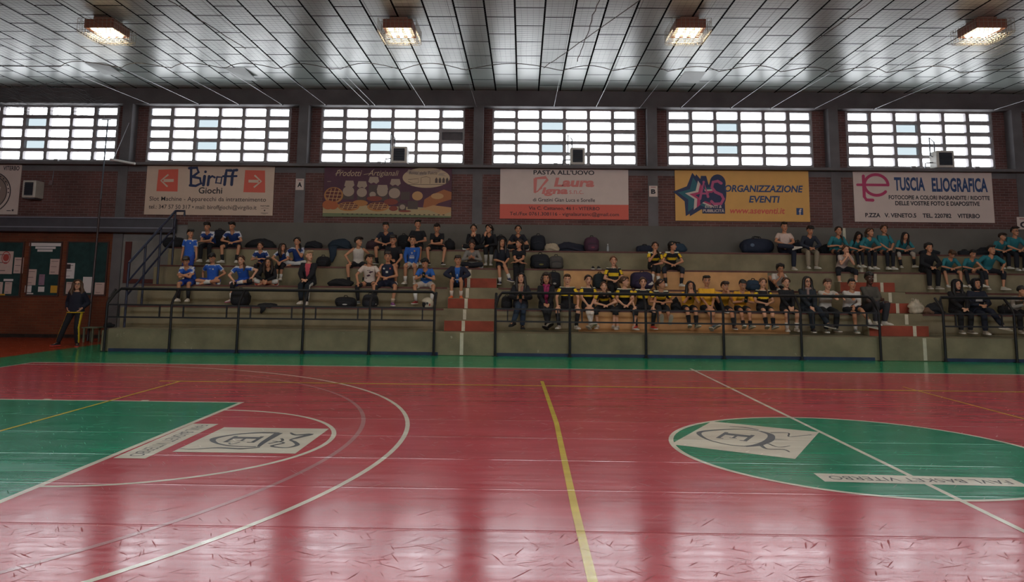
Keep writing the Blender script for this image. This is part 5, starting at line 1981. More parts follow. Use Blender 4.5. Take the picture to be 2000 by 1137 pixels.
    # bottoms
    if bottom != 'none':
        bt = MB()
        bs = [(hip + V(0, -.01, -.088), hw * .85, .09), (hip + V(0, -.01, -.04), hw + .004, .112), (hip + V(0, -.0, .03), hw, .108), (hip + dr(al * .4) * .085, hw * .95, .10)]
        bt.loft(rings_of(bs, .010))
        fk = {'shorts': .80, 'short': .45, 'trousers': 2, 'leggings': 2, 'capri': 1.5, 'wideleg': 2}[bottom]
        for H_, K_, A_ in ((HL, KL, AL), (HR, KR, AR)):
            lg = bottom == 'leggings'
            if fk <= 1:
                bt.tube([P(H_), P(lerp(H_, K_, fk * .5)), P(lerp(H_, K_, fk))], [.094 * s * heavy, .092 * s * heavy, (.084 if fk > .6 else .09) * s], 11)
            else:
                e_ = lerp(K_, A_, .97 if fk == 2 else .5)
                r1, r2, r3, r4, r5 = (.083, .066, .060, .056, .04) if lg else ((.094, .078, .070, .068, .056) if bottom != 'wideleg' else (.096, .084, .078, .076, .075))
                bt.tube([P(H_), P(lerp(H_, K_, .5)), P(lerp(H_, K_, .92)), P(K_), P(lerp(K_, A_, .15)), P(lerp(K_, e_, .6)), P(e_)], [r1 * heavy * s, r2 * heavy * s, r3 * s, r3 * s, r3 * s, r4 * s, r5 * s], 11)
        def bpaint(p, n):
            v = inv(p)
            ln = V(n.dot(S), n.dot(F), n.z)
            best = min(((seg_d(v, a, c)[1], sg) for K_, A_, H_, sg in ((KL, AL, HL, -1), (KR, AR, HR, 1)) for a, c in ((K_, A_), (H_, K_))), key=lambda q: q[0])
            lim = .60 if stand_ else .86
            return 1 if ln.x * best[1] > lim and abs(v.x) > .09 and (not stand_ or abs(ln.y) < .72) else 0
        two = isinstance(bc, tuple)
        soft('shorts' if fk <= 1 else 'trousers', bt, [fab(bc[0]), fab(bc[1])] if two else fab(bc), root, .0125, bpaint if two else None, smooth=1)
    # socks, knee pads, shoes
    for i, (K_, A_, fd) in enumerate(((KL, AL, fl), (KR, AR, fr))):
        sk = sock
        if sk:
            hgt = sk[1]
            sm_ = MB().tube([P(lerp(A_, K_, hgt)), P(lerp(A_, K_, hgt * .5)), P(A_ + V(0, 0, -.01))], [(.043 + .020 * min(1, hgt * 1.6)) * s, (.043 + .014 * hgt) * s, .040 * s], 10)
            obj('sock', sm_, fab(sk[0]), root, smooth=True)
        if knee:
            H_ = HL if i == 0 else HR
            a_, c_ = lerp(K_, H_, .22), lerp(K_, A_, .30)
            km = MB().tube([P(a_), P(lerp(a_, K_, .6)), P(K_), P(lerp(K_, c_, .5)), P(c_)], [.070 * s, .068 * s, .066 * s, .065 * s, .062 * s], 10)
            obj('knee_pad', km, fab(knee), root, smooth=True)
        if not bare:
            u = V(0, 0, 1)
            lower = (K_ - A_).normalized()
            if abs(fd.normalized().dot(V(0, 0, 1))) > .5 or legs in ('cross',) or (legs == 'halfcross' and i == 1):
                u = lower
            um, so = shoe_mesh(P(A_ + V(0, 0, .0)), D(fd.x, fd.y, fd.z), D(u.x, u.y, u.z), s * 1.02)
            so_ = obj('shoe', um, fab(shoe, .6), root, smooth=True, bevel=.008)
            obj('shoe_sole', so, fab(sole) if sole else SOLE, so_)
    if scarf:
        sc = MB().tube([P(nk + V(-.07, .05, .0)), P(nk + V(0, .085, -.015)), P(nk + V(.07, .05, .0)), P(nk + V(.04, -.05, .03)), P(nk + V(-.04, -.05, .03)), P(nk + V(-.07, .05, .0))], .032 * s, 8)
        sc.tube([P(nk + V(-.02, .10, -.02)), P(nk + V(-.03, .13, -.12)), P(nk + V(-.03, .14, -.24))], [.03 * s, .034 * s, .03 * s], 8)
        soft('scarf', sc, fab(scarf), root, .012)
    if chest:
        # printed number or crest on the chest, following the shirt front
        fdir = V(0, math.cos(al), -math.sin(al))
        updir = dr(al)
        for (txt, x0, x1, t0, t1, colr) in chest:
            c0 = hip + axn * (alen * (t0 + t1) / 2) + fdir * (.129 if not coat else .15)
            o_ = P(c0)
            uu = D(-1, 0, 0) * -1
            vv = D(updir.x, updir.y, updir.z)
            plc = Plane(o_, uu, vv)
            hh = alen * (t1 - t0) * s
            if txt == '#':
                m2 = flat(plc, [disc((x0 + x1) / 2 * s, 0, (x1 - x0) / 2 * s, hh / 2, 10)], 1)
            elif txt == '=':
                m2 = flat(plc, [[(x0 * s, -hh / 2), (x1 * s, -hh / 2), (x1 * s, hh / 2), (x0 * s, hh / 2)]], 1)
            else:
                m2 = text(plc, txt, x0 * s, x1 * s, -hh / 2, hh / 2, 1, bold=.02)
            # push the print out onto the chest
            obj('chest_print', m2, fab(colr), root)
    if arms == 'phone' and (xtra is None or 'nophone' not in xtra):
        pm = (P(WL) + P(WR)) * .5 + D(0, .085, .05) * s
        fu = D(0, .35, .93)
        q = (S, fu, S.cross(fu))
        ph = MB()
        ph.loft([[pm + q[0] * a * .037 + q[1] * b2 * .075 + q[2] * c2 for a, b2 in ((-1, -1), (1, -1), (1, 1), (-1, 1))] for c2 in (-.005, .005)])
        o = obj('mobile_phone', ph, mat('phone_black', '#15161a', .25), loc=pm, bevel=.002)
        tag(o, 'dark mobile phone in both hands of ' + phone_owner(label), 'phone')
    return root

def phone_owner(label):
    w = label.split()
    return ' '.join(w[:7])
# ------------------------------------------------------------------ the crowd, read from the photograph
G_ = 'people sitting on the stand'
def P_(px, hy, tier, label, **k):
    k.setdefault('group', G_)
    return person(px, hy, tier, label, **k)
BW = dict(top='#2457b4', paint='bluewhite', cols=('#c6c9d4',), bc='#1f3f96')
BWD = dict(top='#1d3a78', paint='bluewhite', cols=('#c6c9d4',), bc='#191b26')
BY = dict(top='#17171d', paint='yellowband', cols=('#e2bd22', '#cfcdb8'), bc='#15161c', fem=True)
YE_ = dict(top='#e0a82c', bc='#17181f', sleeve='elbow')
TE = dict(top='#27727c', bc='#161a24', sleeve='elbow')
BLK = dict(top='#15171e', bc='#14161c')
ball = ('#', .045, .085, .70, .79, '#c9c9c4')

# blue and white players by the stair
P_(372, 449, 3, 'boy in long blue and white shirt standing behind the seated players, looking aside', legs='stand', arms='hang', hyaw=45, lean=2, back=.42, hair='fringe', shoe='#dddddd', sock=('#dddddd', .3), chest=[ball], **BW)
P_(403, 435, 5, 'boy in blue and white shirt sitting up high with forearms crossed on dark trousers', legs='down', arms='foldknees', lean=22, hpit=12, hair='fringe', hc='k', **dict(BWD, bottom='trousers', bc='#16181f'))
P_(452, 434, 5, 'boy in blue and white shirt on the top step leaning over bare knees', legs='wide', arms='clasp', lean=28, hpit=20, hair='short', hc='k', skin='b', sock=('#16171d', .4), **BWD)
P_(506, 473, 4, 'girl in blue and white shirt with hair tied back, hands in her dark lap', legs='narrow', arms='lap', lean=8, hair='pony', hc='d', fem=True, bottom='leggings', skin='b', **{k: v for k, v in BWD.items()})
P_(549, 479, 4, 'girl in blue and white shirt with dark hair turned aside, knee pads and white shoes', legs='narrow', arms='between', lean=24, hyaw=50, hair='long', hc='d', fem=True, knee='#15161c', sock=('#d8d8d8', .3), side=4, **BWD)
P_(580, 464, 4, 'player in blue and white shirt with a hand on the mouth and white knee pads', legs='cross', arms='chinr', lean=16, hpit=8, hair='tied', hc='k', fem=True, knee='#c9c9c9', sock=('#c9c9c9', .8), **BWD)
P_(604, 491, 3, 'grey haired woman in open black jacket over a pink top, looking aside', legs='narrow', arms='clasp', lean=8, hyaw=50, hair='short', hc='g', fem=True, top='#14161f', paint='open', cols=('#c4505f',), sleeve='coat', bottom='trousers', bc=('#16202a', '#cfcfcf'), shoe='#d9d2cc', skin='a')
P_(362, 502, 3, 'boy in blue and white shirt at the row end, arms folded on his lap', legs='down', arms='fold', lean=10, hyaw=14, hpit=22, hair='fringe', hc='d', sock=('#17181f', .55), shoe='#d6d2cc', chest=[ball, ('=', -.05, .02, .76, .775, '#c9c9c4')], **BW)
P_(415, 496, 3, 'boy in blue and white shirt sitting cross legged with head bowed', legs='cross', arms='backl', lean=12, hpit=35, hair='short', hc='k', sock=('#d8d6d2', .45), shoe='#d8d6d2', chest=[ball, ('=', -.05, .02, .76, .775, '#c9c9c4')], **BW)
P_(470, 500, 3, 'girl in blue and white shirt with one leg folded and a dark knee pad', legs='halfcross', arms='knees', lean=12, hpit=2, hair='tied', hc='b', fem=True, knee='#15161c', sock=('#d8d6d2', .4), shoe='#d8d0cc', sole='#c85a78', skin='a', chest=[('=', -.05, .02, .76, .775, '#c9c9c4')], **BW)
P_(523, 504, 3, 'girl in black hooded top sitting cross legged with white knee pads', legs='cross', arms='between', lean=20, hyaw=6, hpit=8, side=3, hair='long', hc='d', fem=True, top='#14151b', sleeve='long', bc='#14151b', knee='#cfcbc6', sock=('#cf5a48', .3), shoe='#c4493c')
# mixed boys before the first aisle
P_(700, 464, 4, 'boy in white sleeveless vest turned aside with one green shoe hanging', legs='wide', arms='back', lean=6, hyaw=55, yaw=8, hair='fringe', hc='k', top='#c3bcb4', sleeve='none', bc='#16171e', sock=('#16171e', .2), shoe='#5f7d35')
P_(753, 435, 5, 'boy in dark tee on the top step leaning with hands between bare knees', legs='wide', arms='clasp', lean=30, hpit=12, top='#1b2130', bc='#1a1a20', hair='quiff', hc='k', sock=('#16171e', .3), shoe='#23242c')
P_(768, 460, 4, 'boy in plain black tee sitting behind the dark vest player', legs='down', arms='kneer', lean=22, hpit=8, hair='fringe', hc='k', shoe='#d6d3ce', **BLK)
P_(816, 431, 5, 'dark clothed boy sitting highest, behind the player wearing number nine', legs='down', arms='lap', lean=10, hyaw=20, hair='short', hc='k', top='#14161d', bc='#15161d')
P_(806, 462, 4, 'boy in blue long sleeved jersey number nine with white shorts', legs='down', arms='knees', lean=10, hair='short', hc='k', top='#2456a6', sleeve='long', bc='#cfc8c0', sock=('#d4d0ca', .35), shoe='#d6d0c6', skin='b',
   chest=[('9', -.02, .02, .60, .72, '#d0d0cc'), ('=', -.055, .055, .52, .54, '#d0d0cc'), ('=', -.07, .07, .44, .475, '#d0d0cc'), ('=', -.07, .07, .37, .41, '#d0d0cc'), ('#', .05, .095, .74, .83, '#c79a5a')])
P_(853, 438, 5, 'boy in black tee on the top step resting folded forearms on bare knees', legs='wide', arms='foldknees', lean=24, hpit=20, hair='short', hc='k', top='#14151b', bc='#14151b', chest=[('=', -.04, .03, .68, .71, '#6a6a6e')], shoe='#202127', sole='#cfcfcf')
P_(721, 498, 3, 'boy in printed white tee over black leggings turned to his neighbour', legs='wide', arms='knees', lean=20, hyaw=50, hair='fringe', hc='d', top='#cdbfb6', paint='slash', cols=('#4a2c3c',), bottom='leggings', bc='#15161d', shoe='#7d8792', skin='b')
P_(758, 492, 3, 'boy in dark sleeveless basketball jersey with violet shoes', legs='wide', arms='lap', lean=6, hyaw=8, hair='fringe', hc='d', top='#1a2038', sleeve='none', bc='#181d33', sock=('#cdbfae', .25), shoe='#7a3f86', skin='b',
   chest=[('=', -.03, .03, .52, .62, '#c4c4c0'), ('#', .06, .1, .70, .80, '#b8605a'), ('e', -.1, -.05, .70, .79, '#c4c4c0')])
P_(830, 506, 3, 'boy in blue tee bending to a phone, white shorts and red shoes', legs='wide', arms='phone', lean=26, hyaw=-35, hpit=30, hair='short', hc='k', top='#2c63b4', bc='#c9bfb4', sock=('#c9c9c6', .55), shoe='#8d2630', chest=[('0', -.03, .01, .52, .66, '#c9c9c6'), ('#', .04, .08, .72, .82, '#b5a878')])
P_(894, 500, 3, 'boy in navy jacket over blue number one shirt with bright orange shoes', legs='down', arms='knees', lean=16, hyaw=12, hair='fringe', hc='d', top='#1a2036', paint='open', cols=('#2a5fae',), sleeve='coat', bc='#1b2138', sock=('#c3b8ae', .35), shoe='#dc6a3a', sole='#dc6a3a', seatz=0, hang=.25, chest=[('1', -.012, .012, .5, .64, '#d0d0cc'), ('=', -.06, .06, .3, .36, '#d0d0cc')])
P_(922, 470, 4, 'girl in grey sweater sitting cross legged over the aisle steps', legs='cross', arms='phone', xtra='nophone', lean=24, hpit=28, hair='bun', hc='d', fem=True, top='#7d7a76', sleeve='long', bottom='trousers', bc='#181b24', sock=('#c6c0b8', .35), shoe='#c6c0b8')
P_(925, 439, 5, 'girl in black on the top step with both hands under her chin', legs='cross', arms='chin', lean=14, hpit=4, hair='bun', hc='k', fem=True, sleeve='long', bottom='trousers', **BLK)
P_(955, 439, 5, 'girl in black on the top step, chin on a hand and face turned aside', legs='narrow', arms='chinl', lean=14, hyaw=-40, hair='pony', hc='k', fem=True, sleeve='long', bottom='capri', sock=('#b8b4ae', .6), **BLK)
P_(1012, 440, 5, 'girl in dark tee on the top step with crossed legs and hands at her side', legs='cross', arms='lap', lean=8, hair='pony', hc='k', fem=True, top='#181b26', bottom='trousers', bc='#15171e', shoe='#b8b4ae')
P_(980, 466, 4, 'girl in dark polo with white socks and navy shoes, legs crossed over', legs='thighover', arms='kneer', lean=12, hyaw=20, hair='long', hc='k', fem=True, top='#181c28', bottom='shorts', bc='#14161e', sock=('#c9c6c2', .3), shoe='#1f2c4c', sleeve='elbow')
P_(1014, 468, 4, 'girl in black tee and wide trousers turned aside with crossed forearms', legs='narrow', arms='foldknees', lean=20, hyaw=-45, hair='pony', hc='d', fem=True, top='#15161d', bottom='wideleg', bc='#12141a', chest=[('=', -.05, .05, .6, .66, '#4c4c58')])
# first row behind the long rail
P_(1017, 534, 2, 'woman in dark fur hooded coat and jeans with legs crossed, holding a phone', legs='thighoverl', arms='phone', lean=4, hpit=-8, hyaw=8, hair='long', hc='k', fem=True, top='#1b1c24', paint='open', cols=('#8d5f52',), sleeve='coat', bottom='trousers', bc='#263448', shoe='#14151a', sole='#14151a', scarf='#9a8068', skin='a')
P_(1067, 535, 2, 'curly haired woman in black coat over a magenta sweater', legs='ankles', arms='between', lean=6, hair='curly', hc='d', fem=True, top='#15161d', paint='open', cols=('#97285a',), sleeve='coatlong', bottom='trousers', bc='#15161d', shoe='#c2bcb4', sole='#202027', scarf='#97285a')
P_(1108, 537, 2, 'short haired boy in black and yellow shirt with tall black socks', legs='wide', arms='knees', lean=6, hair='short', hc='b', skin='a', sock=('#15161c', .75), shoe='#cfcbc4', **dict(BY, fem=False))
P_(1149, 538, 2, 'smiling girl in black and yellow shirt with long white arm sleeves', legs='ankles', arms='between', lean=10, hyaw=8, hair='tied', hc='d', sock=('#cfc9c4', .9), shoe='#cbc6be', skin='a', **dict(BY))
P_(1180, 551, 2, 'girl in black and yellow shirt leaning far forward with hands clasped', legs='wide', arms='clasp', lean=34, side=-4, hpit=-4, hair='tied', hc='b', knee='#15161c', shoe='#cbc6be', skin='a', **BY)
P_(1198, 501, 3, 'girl in black and yellow shirt sitting one step higher, above the leaning girl', legs='narrow', arms='lap', lean=6, hair='tied', hc='l', skin='a', knee='#15161c', shoe='#cbc6be', **BY)
P_(1220, 541, 2, 'girl in black and yellow shirt with face turned in profile', legs='wide', arms='clasp', lean=14, hyaw=60, hair='pony', hc='b', knee='#15161c', shoe='#cbc6be', skin='a', **BY)
P_(1256, 543, 2, 'girl in black and yellow shirt wearing bright red shoes', legs='wide', arms='knees', lean=10, hair='bun', hc='b', sock=('#15161c', .85), shoe='#d23c34', skin='a', **BY)
P_(1292, 546, 2, 'girl in black and yellow shirt showing her shoe soles, looking aside', legs='soles', arms='lap', lean=8, hyaw=50, hair='pony', hc='d', knee='#15161c', shoe='#bdb4a6', sole='#a59a88', **BY)
P_(1280, 473, 4, 'girl in black and yellow shirt holding a hand to her mouth, white arm sleeves', legs='thighoverl', arms='chinl', lean=16, hair='tied', hc='d', knee='#15161c', sock=('#c9c4be', .5), shoe='#c9c4be', **BY)
P_(1314, 472, 4, 'girl in black and yellow shirt with tall dark knee pads looking away', legs='wide', arms='clasp', lean=14, hyaw=60, hair='tied', hc='k', knee='#232733', sock=('#17181f', .4), shoe='#c9c4be', **BY)
P_(1349, 550, 2, 'long haired boy in yellow tee with both fists under the chin', legs='dangle', arms='chin', lean=22, hair='long', hc='k', sock=('#15161c', .6), shoe='#7a8471', **YE_)
P_(1380, 540, 2, 'boy in yellow tee sitting upright with hands low between his legs', legs='ankles', arms='between', lean=6, hair='quiff', hc='k', shoe='#5a7484', **YE_)
P_(1417, 551, 2, 'boy in yellow tee with one knee raised and a hand on his mouth', legs='kneeup', arms='chinr', lean=16, hyaw=14, hair='fringe', hc='d', sock=('#15161c', .5), shoe='#3d2f34', **YE_)
P_(1451, 548, 2, 'boy in yellow tee looking down at his phone', legs='dangle', arms='phone', lean=16, hpit=18, hair='quiff', hc='k', sock=('#15161c', .3), shoe='#7d8a84', **YE_)
P_(1490, 544, 2, 'fair haired girl in black and yellow shirt beside the boy with a phone', legs='dangle', arms='lap', lean=8, hair='tied', hc='l', sock=('#15161c', .5), shoe='#6e7d88', skin='a', **BY)
P_(1535, 543, 2, 'girl in plain black sweater and shorts beside the woman with glasses', legs='down', arms='between', lean=4, hair='tied', hc='b', fem=True, sleeve='long', sock=('#c6c0b8', .35), shoe='#cac5bc', skin='a', **BLK)
P_(1526, 517, 3, 'player in white tee bent forward on the step above with a hand on the face', legs='kneeup', arms='chin', lean=40, hpit=10, hair='curly', hc='k', top='#c6c1ba', bottom='shorts', bc='#22232b', side=3, skin='c')
P_(1532, 435, 5, 'boy in white tee on the top step with an ankle over his knee', legs='anklknee', arms='clasp', lean=10, hpit=6, hair='short', hc='k', top='#c9b4aa', bottom='trousers', bc='#1a2032', shoe='#c9c0b8')
P_(1583, 442, 5, 'boy in dark zipped jacket and pale beige trousers', legs='down', arms='clasp', lean=20, hpit=16, hair='fringe', hc='k', top='#232a38', sleeve='long', bottom='trousers', bc='#8d8270', shoe='#c9c4bc')
P_(1576, 541, 2, 'long haired woman with glasses and scarf in a dark coat', legs='thighover', arms='between', lean=4, hyaw=4, hair='long', hc='k', fem=True, glasses=True, scarf='#8a7470', top='#222a34', sleeve='coat', bottom='trousers', bc='#1a2430', shoe='#2a2a30', skin='a')
P_(1617, 546, 2, 'boy in white tee over black sleeves gripping the rail', legs='down', arms='rail', lean=30, hair='fringe', hc='b', top='#c6c1ba', sleeve='short', bottom='trousers', bc='#15171d', shoe='#8d9188', skin='a', paint='cuff', cols=('#c6c1ba',))
P_(1665, 546, 2, 'boy in white long sleeved top with a hand on the rail', legs='thighover', arms='raill', lean=28, hyaw=-6, hair='short', hc='k', top='#cfccca', sleeve='long', bc='#181a22', sock=('#c6c0b8', .3), shoe='#8d9690')
P_(1697, 533, 2, 'dark skinned boy in grey hooded top at the end of the row by the steps', legs='down', arms='fold', lean=18, hyaw=-12, hpit=10, seatz=.0, skin='d', hair='short', hc='k', top='#4e4c46', sleeve='long', bottom='trousers', bc='#33333a', shoe='#d2ccc4', yaw=14, hang=.22)
# teal players
P_(1639, 443, 5, 'dark haired girl in teal tee facing straight ahead above the white tee girl', legs='narrow', arms='lap', lean=6, hair='tied', hc='d', fem=True, bottom='leggings', **TE)
P_(1654, 480, 4, 'girl in white tee with dark knee pads and hands at her mouth', legs='wide', arms='chin', lean=22, hair='bun', hc='b', fem=True, top='#b9aba4', bc='#1a1c24', knee='#1a1d26', sock=('#c6c0b8', .3), shoe='#1f222c', skin='a')
P_(1679, 455, 5, 'girl in teal tee with dark hair falling over her bowed face', legs='narrow', arms='clasp', lean=30, hpit=34, hair='long', hc='k', fem=True, bottom='leggings', **TE)
P_(1701, 446, 5, 'girl in teal tee, head turned, beside the girl with bowed face', legs='narrow', arms='clasp', lean=20, hyaw=22, hair='pony', hc='b', fem=True, bottom='leggings', **TE)
P_(1727, 440, 5, 'tallest girl in teal tee on the top step with dark leggings', legs='narrow', arms='clasp', lean=8, hair='tied', hc='b', fem=True, bottom='leggings', **TE)
P_(1771, 454, 5, 'long haired player in teal tee with pale knee pads on the top step', legs='wide', arms='clasp', lean=24, hpit=16, hair='long', hc='k', knee='#a9a096', sock=('#17181f', .5), shoe='#b3aca2', **TE)
P_(1816, 476, 4, 'curly haired person in black coat above the white bag', legs='down', arms='clasp', lean=10, hair='curly', hc='k', top='#14161c', sleeve='coat', bottom='trousers', bc='#14161c', shoe='#9c958c', skin='b')
P_(1862, 490, 4, 'boy in teal tee with head hanging and bare knees apart', legs='wide', arms='clasp', lean=34, hpit=40, hair='fringe', hc='b', skin='b', **TE)
P_(1904, 490, 4, 'boy in teal tee over dark tights, head bowed, near the hooded boy', legs='wide', arms='clasp', lean=26, hpit=22, hair='quiff', hc='k', bottom='leggings', **{k: v for k, v in TE.items() if k != 'bottom'})
P_(1939, 480, 4, 'smiling boy in teal tee with a watch and hand resting on his knee', legs='wide', arms='knees', lean=14, hyaw=4, hair='short', hc='k', bottom='capri', shoe='#b8b2a8', **TE)
P_(1962, 457, 5, 'boy in teal tee on the top step looking aside, forearms on his knees', legs='down', arms='clasp', lean=24, hyaw=25, hpit=8, hair='fringe', hc='d', bottom='trousers', **TE)
P_(1984, 444, 5, 'boy with glasses in teal tee on the top step at the end of the row', legs='down', arms='clasp', lean=16, hyaw=8, hair='quiff', hc='k', glasses=True, bottom='trousers', **TE)
P_(1869, 547, 2, 'long haired person in dark hooded top, hood up, hands clasped', legs='down', arms='clasp', lean=10, hyaw=6, hair='long', hc='k', hood='#14141a', top='#16151b', sleeve='coat', bottom='trousers', bc='#14151b', shoe='#8d867c', skin='a', chest=[('=', -.08, .08, .66, .69, '#5a2c2c')])
P_(1907, 545, 2, 'boy in dark striped tracksuit with hood up and legs crossed', legs='thighover', arms='lap', lean=10, hair='short', hc='k', hood='#17181f', top='#1c2030', sleeve='coat', paint='front', cols=('#a9a6a4',), bottom='trousers', bc='#181d2e', shoe='#c6bfb6')
P_(1998, 560, 2, 'dark haired person in pale grey top at the very end of the front row', legs='down', arms='phone', xtra='nophone', lean=30, hyaw=30, hpit=20, hair='short', hc='k', top='#8d8781', sleeve='long', bottom='trousers', bc='#16171d', shoe='#c6bfb6')
# the woman standing by the wall
P_(152, 547, 0, 'long haired woman with glasses in navy jacket standing by the brick wall', legs='weight', arms='pockets', lean=0, hyaw=12, hpit=-6, back=10.9, group=None, glasses=True, hair='longcurl', hc='b', fem=True, skin='a', top='#161a2c', paint='hem', cols=('#d9b72c',), sleeve='coat', yaw=10, bottom='trousers', bc=('#15171f', '#d9b72c'), shoe='#2c2a30', sole='#b8453c', heavy=1.06)
flush()
# ------------------------------------------------------------------ bags, jackets, helmet left on the steps
def blob_fn(seed, amp=.12, sq=2.6):
    def fn(x, y, z):
        n = (abs(x) ** sq + abs(y) ** sq + abs(z) ** sq) ** (1 / sq) or 1
        r = math.sqrt(x * x + y * y + z * z) / n
        k = r * (1 + amp * noise.noise(Vector((x * 1.7 + seed, y * 1.7, z * 1.7))))
        return x * k, y * k, max(z * k, -.98)
    return fn
def place(r, tier, yoff):
    x0, y0, x1, y1 = r
    Y = YT[tier] + yoff
    a = ony((x0 + x1) / 2, y1, Y)
    w = ony(x1, y1, Y).x - ony(x0, y1, Y).x
    z0 = ZT[tier]
    h = max(.08, ony((x0 + x1) / 2, y0, Y).z - z0)
    return a.x, Y, z0, w, h
GB = 'bags left on the stand'
def backpack(r, tier, yoff, col, label, mark=None, lean=0.0):
    x, Y, z, w, h = place(r, tier, yoff)
    t = thing('backpack', label, 'backpack', (x, Y, z), GB)
    F_ = fab(col)
    ax = (Vector((1, 0, 0)), Vector((0, math.cos(lean), math.sin(lean))), Vector((0, -math.sin(lean), math.cos(lean))))
    d = min(.17, w * .42)
    sd = x * 3.1
    obj('bag_body', MB().ell((x, Y, z + h * .5), w * .5, d, h * .5, ax, 18, 14, fn=blob_fn(sd, .10, 3.2)), F_, t, smooth=True)
    obj('front_pocket', MB().ell((x + w * .02, Y - d * .82, z + h * .30), w * .37, d * .38, h * .24, ax, 14, 10, fn=blob_fn(sd + 5, .08, 3.4)), F_, t, smooth=True)
    obj('handle', MB().tube([(x - .05, Y - d * .1, z + h * .97), (x - .03, Y - d * .15, z + h + .035), (x + .03, Y - d * .15, z + h + .035), (x + .05, Y - d * .1, z + h * .97)], .011, 6), fab('#101116'), t, smooth=True)
    for q in (-1, 1):
        obj('shoulder_strap', MB().tube([(x + q * w * .22, Y + d * .85, z + h * .85), (x + q * w * .47, Y + d * .75, z + h * .6), (x + q * w * .50, Y + d * .35, z + h * .25), (x + q * w * .42, Y + d * .2, z + .03)], .02, 6, flat=.4), fab('#101116'), t, smooth=True)
    z_ = MB().tube([(x - w * .33, Y - d * 1.0, z + h * .52), (x, Y - d * 1.07, z + h * .58), (x + w * .33, Y - d * 1.0, z + h * .52)], .006, 5)
    obj('zip', z_, fab('#3a3b42'), t)
    if mark:
        obj('patch', MB().ell((x + w * .05, Y - d * 1.22, z + h * .30), w * .12, .006, h * .06, None, 12, 8), fab(mark), t, smooth=True)
    return t
def duffel(r, tier, yoff, col, label, mark=None):
    x, Y, z, w, h = place(r, tier, yoff)
    t = thing('sports_bag', label, 'bag', (x, Y, z), GB)
    d = min(.2, h * .6)
    obj('bag_body', MB().ell((x, Y, z + h * .45), w * .5, d, h * .46, None, 20, 14, fn=blob_fn(x * 2.3, .16, 3.0)), fab(col), t, smooth=True)
    for q in (-1, 1):
        obj('handle', MB().tube([(x - w * .16, Y + q * d * .5, z + h * .8), (x - w * .09, Y + q * d * .35, z + h * 1.02), (x + w * .09, Y + q * d * .3, z + h * 1.0), (x + w * .16, Y + q * d * .5, z + h * .8)], .012, 6), fab('#0e0f14'), t, smooth=True)
    obj('end_pocket', MB().ell((x - w * .40, Y - d * .3, z + h * .35), w * .11, d * .7, h * .3, None, 12, 10, fn=blob_fn(x + 9, .1, 3)), fab(col), t, smooth=True)
    if mark:
        obj('patch', MB().ell((x - w * .2, Y - d * .96, z + h * .5), w * .07, .01, h * .1), fab(mark), t, smooth=True)
    return t
def heap(r, tier, yoff, col, label, name='jacket', drop=0.0, cat='jacket'):
    x, Y, z, w, h = place(r, tier, yoff)
    sd = x * 1.9
    def fn(a, b_, c):
        k = 1 + .22 * noise.noise(Vector((a * 1.6 + sd, b_ * 1.6, c * 1.6))) + .10 * noise.noise(Vector((a * 4.5 + sd, b_ * 4.5, c * 4.5)))
        return a * k, b_ * k, max(c * k, -.32)
    mb = MB().ell((x, Y, z + h * .24), w * .5, .17, h * .72, None, 26, 18, fn=fn)
    t = thing(name, label, cat, (x, Y, z), 'clothes left on the stand')
    obj('bundle', mb, fab(col), t, smooth=True)
    s = MB().tube([(x - w * .35, Y - .1, z + h * .35), (x - w * .05, Y - .17, z + h * .45), (x + w * .28, Y - .16, z + h * .2), (x + w * .38, Y - .15, z + .04)], [.04, .05, .045, .035], 9, round_ends=True)
    obj('sleeve', s, fab(col), t, smooth=True)
    if drop:
        yf = YT[tier] - .03
        hangx = x - w * .1
        s = MB().tube([(hangx - .02, Y - .05, z + .05), (hangx, yf - .02, z + .03), (hangx + .03, yf - .05, z - drop * .5), (hangx - .01, yf - .045, z - drop)], [w * .16, w * .17, w * .13, w * .08], 10, round_ends=True, flat=.5)
        obj('hanging_sleeve', s, fab(col), t, smooth=True)
    return t

backpack((452, 565, 486, 600), 2, .30, '#17181f', 'black backpack standing on the step under the girl with one leg folded')
heap((503, 591, 541, 601), 2, .16, '#14151b', 'black jacket slumped over the step edge beside the standing black backpack', drop=.12)
backpack((318, 464, 362, 486), 5, .55, '#12141b', 'big black backpack on the top step by the stair handrail')
backpack((416, 449, 440, 486), 5, .72, '#171a26', 'dark backpack upright between the two boys on the top step')
heap((482, 466, 540, 484), 5, .62, '#16181f', 'long dark jacket bundled on the top step behind the blue and white girls')
heap((594, 470, 630, 485), 5, .62, '#171922', 'dark bundle of clothes on the top step above the grey haired woman')
backpack((618, 501, 644, 521), 4, .42, '#15161d', 'low black backpack on the step behind the grey haired woman')
heap((640, 466, 688, 485), 5, .5, '#1b2a3a', 'dark blue jacket draped with one sleeve over the top step edge', drop=.33)
duffel((716, 468, 742, 486), 5, .6, '#3a2630', 'dark red and black bag on the top step beside the boy in dark tee')
backpack((776, 459, 800, 486), 5, .7, '#17181f', 'black backpack on the top step between the boys in dark tees')
duffel((868, 467, 888, 486), 5, .6, '#16171d', 'small black bag at the hip of the boy with folded forearms')
heap((640, 544, 690, 560), 3, .30, '#15161c', 'black jacket heaped on the step beside the green shoe')
backpack((655, 580, 695, 601), 2, .26, '#14151b', 'black backpack with white logo lying by the grey shoes', mark='#c9c9c9')
backpack((708, 575, 737, 600), 2, .5, '#20232b', 'dark grey backpack behind the legs of the boy in printed tee')
backpack((966, 461, 990, 488), 5, .7, '#15161d', 'black backpack on the top step beside the girl in dark polo')
backpack((1036, 459, 1066, 488), 5, .6, '#171b26', 'dark backpack upright on the top step beside the pale towel')
heap((1062, 474, 1092, 489), 5, .5, '#b3a48e', 'pale beige towel bundled on the top step', name='towel', cat='towel')
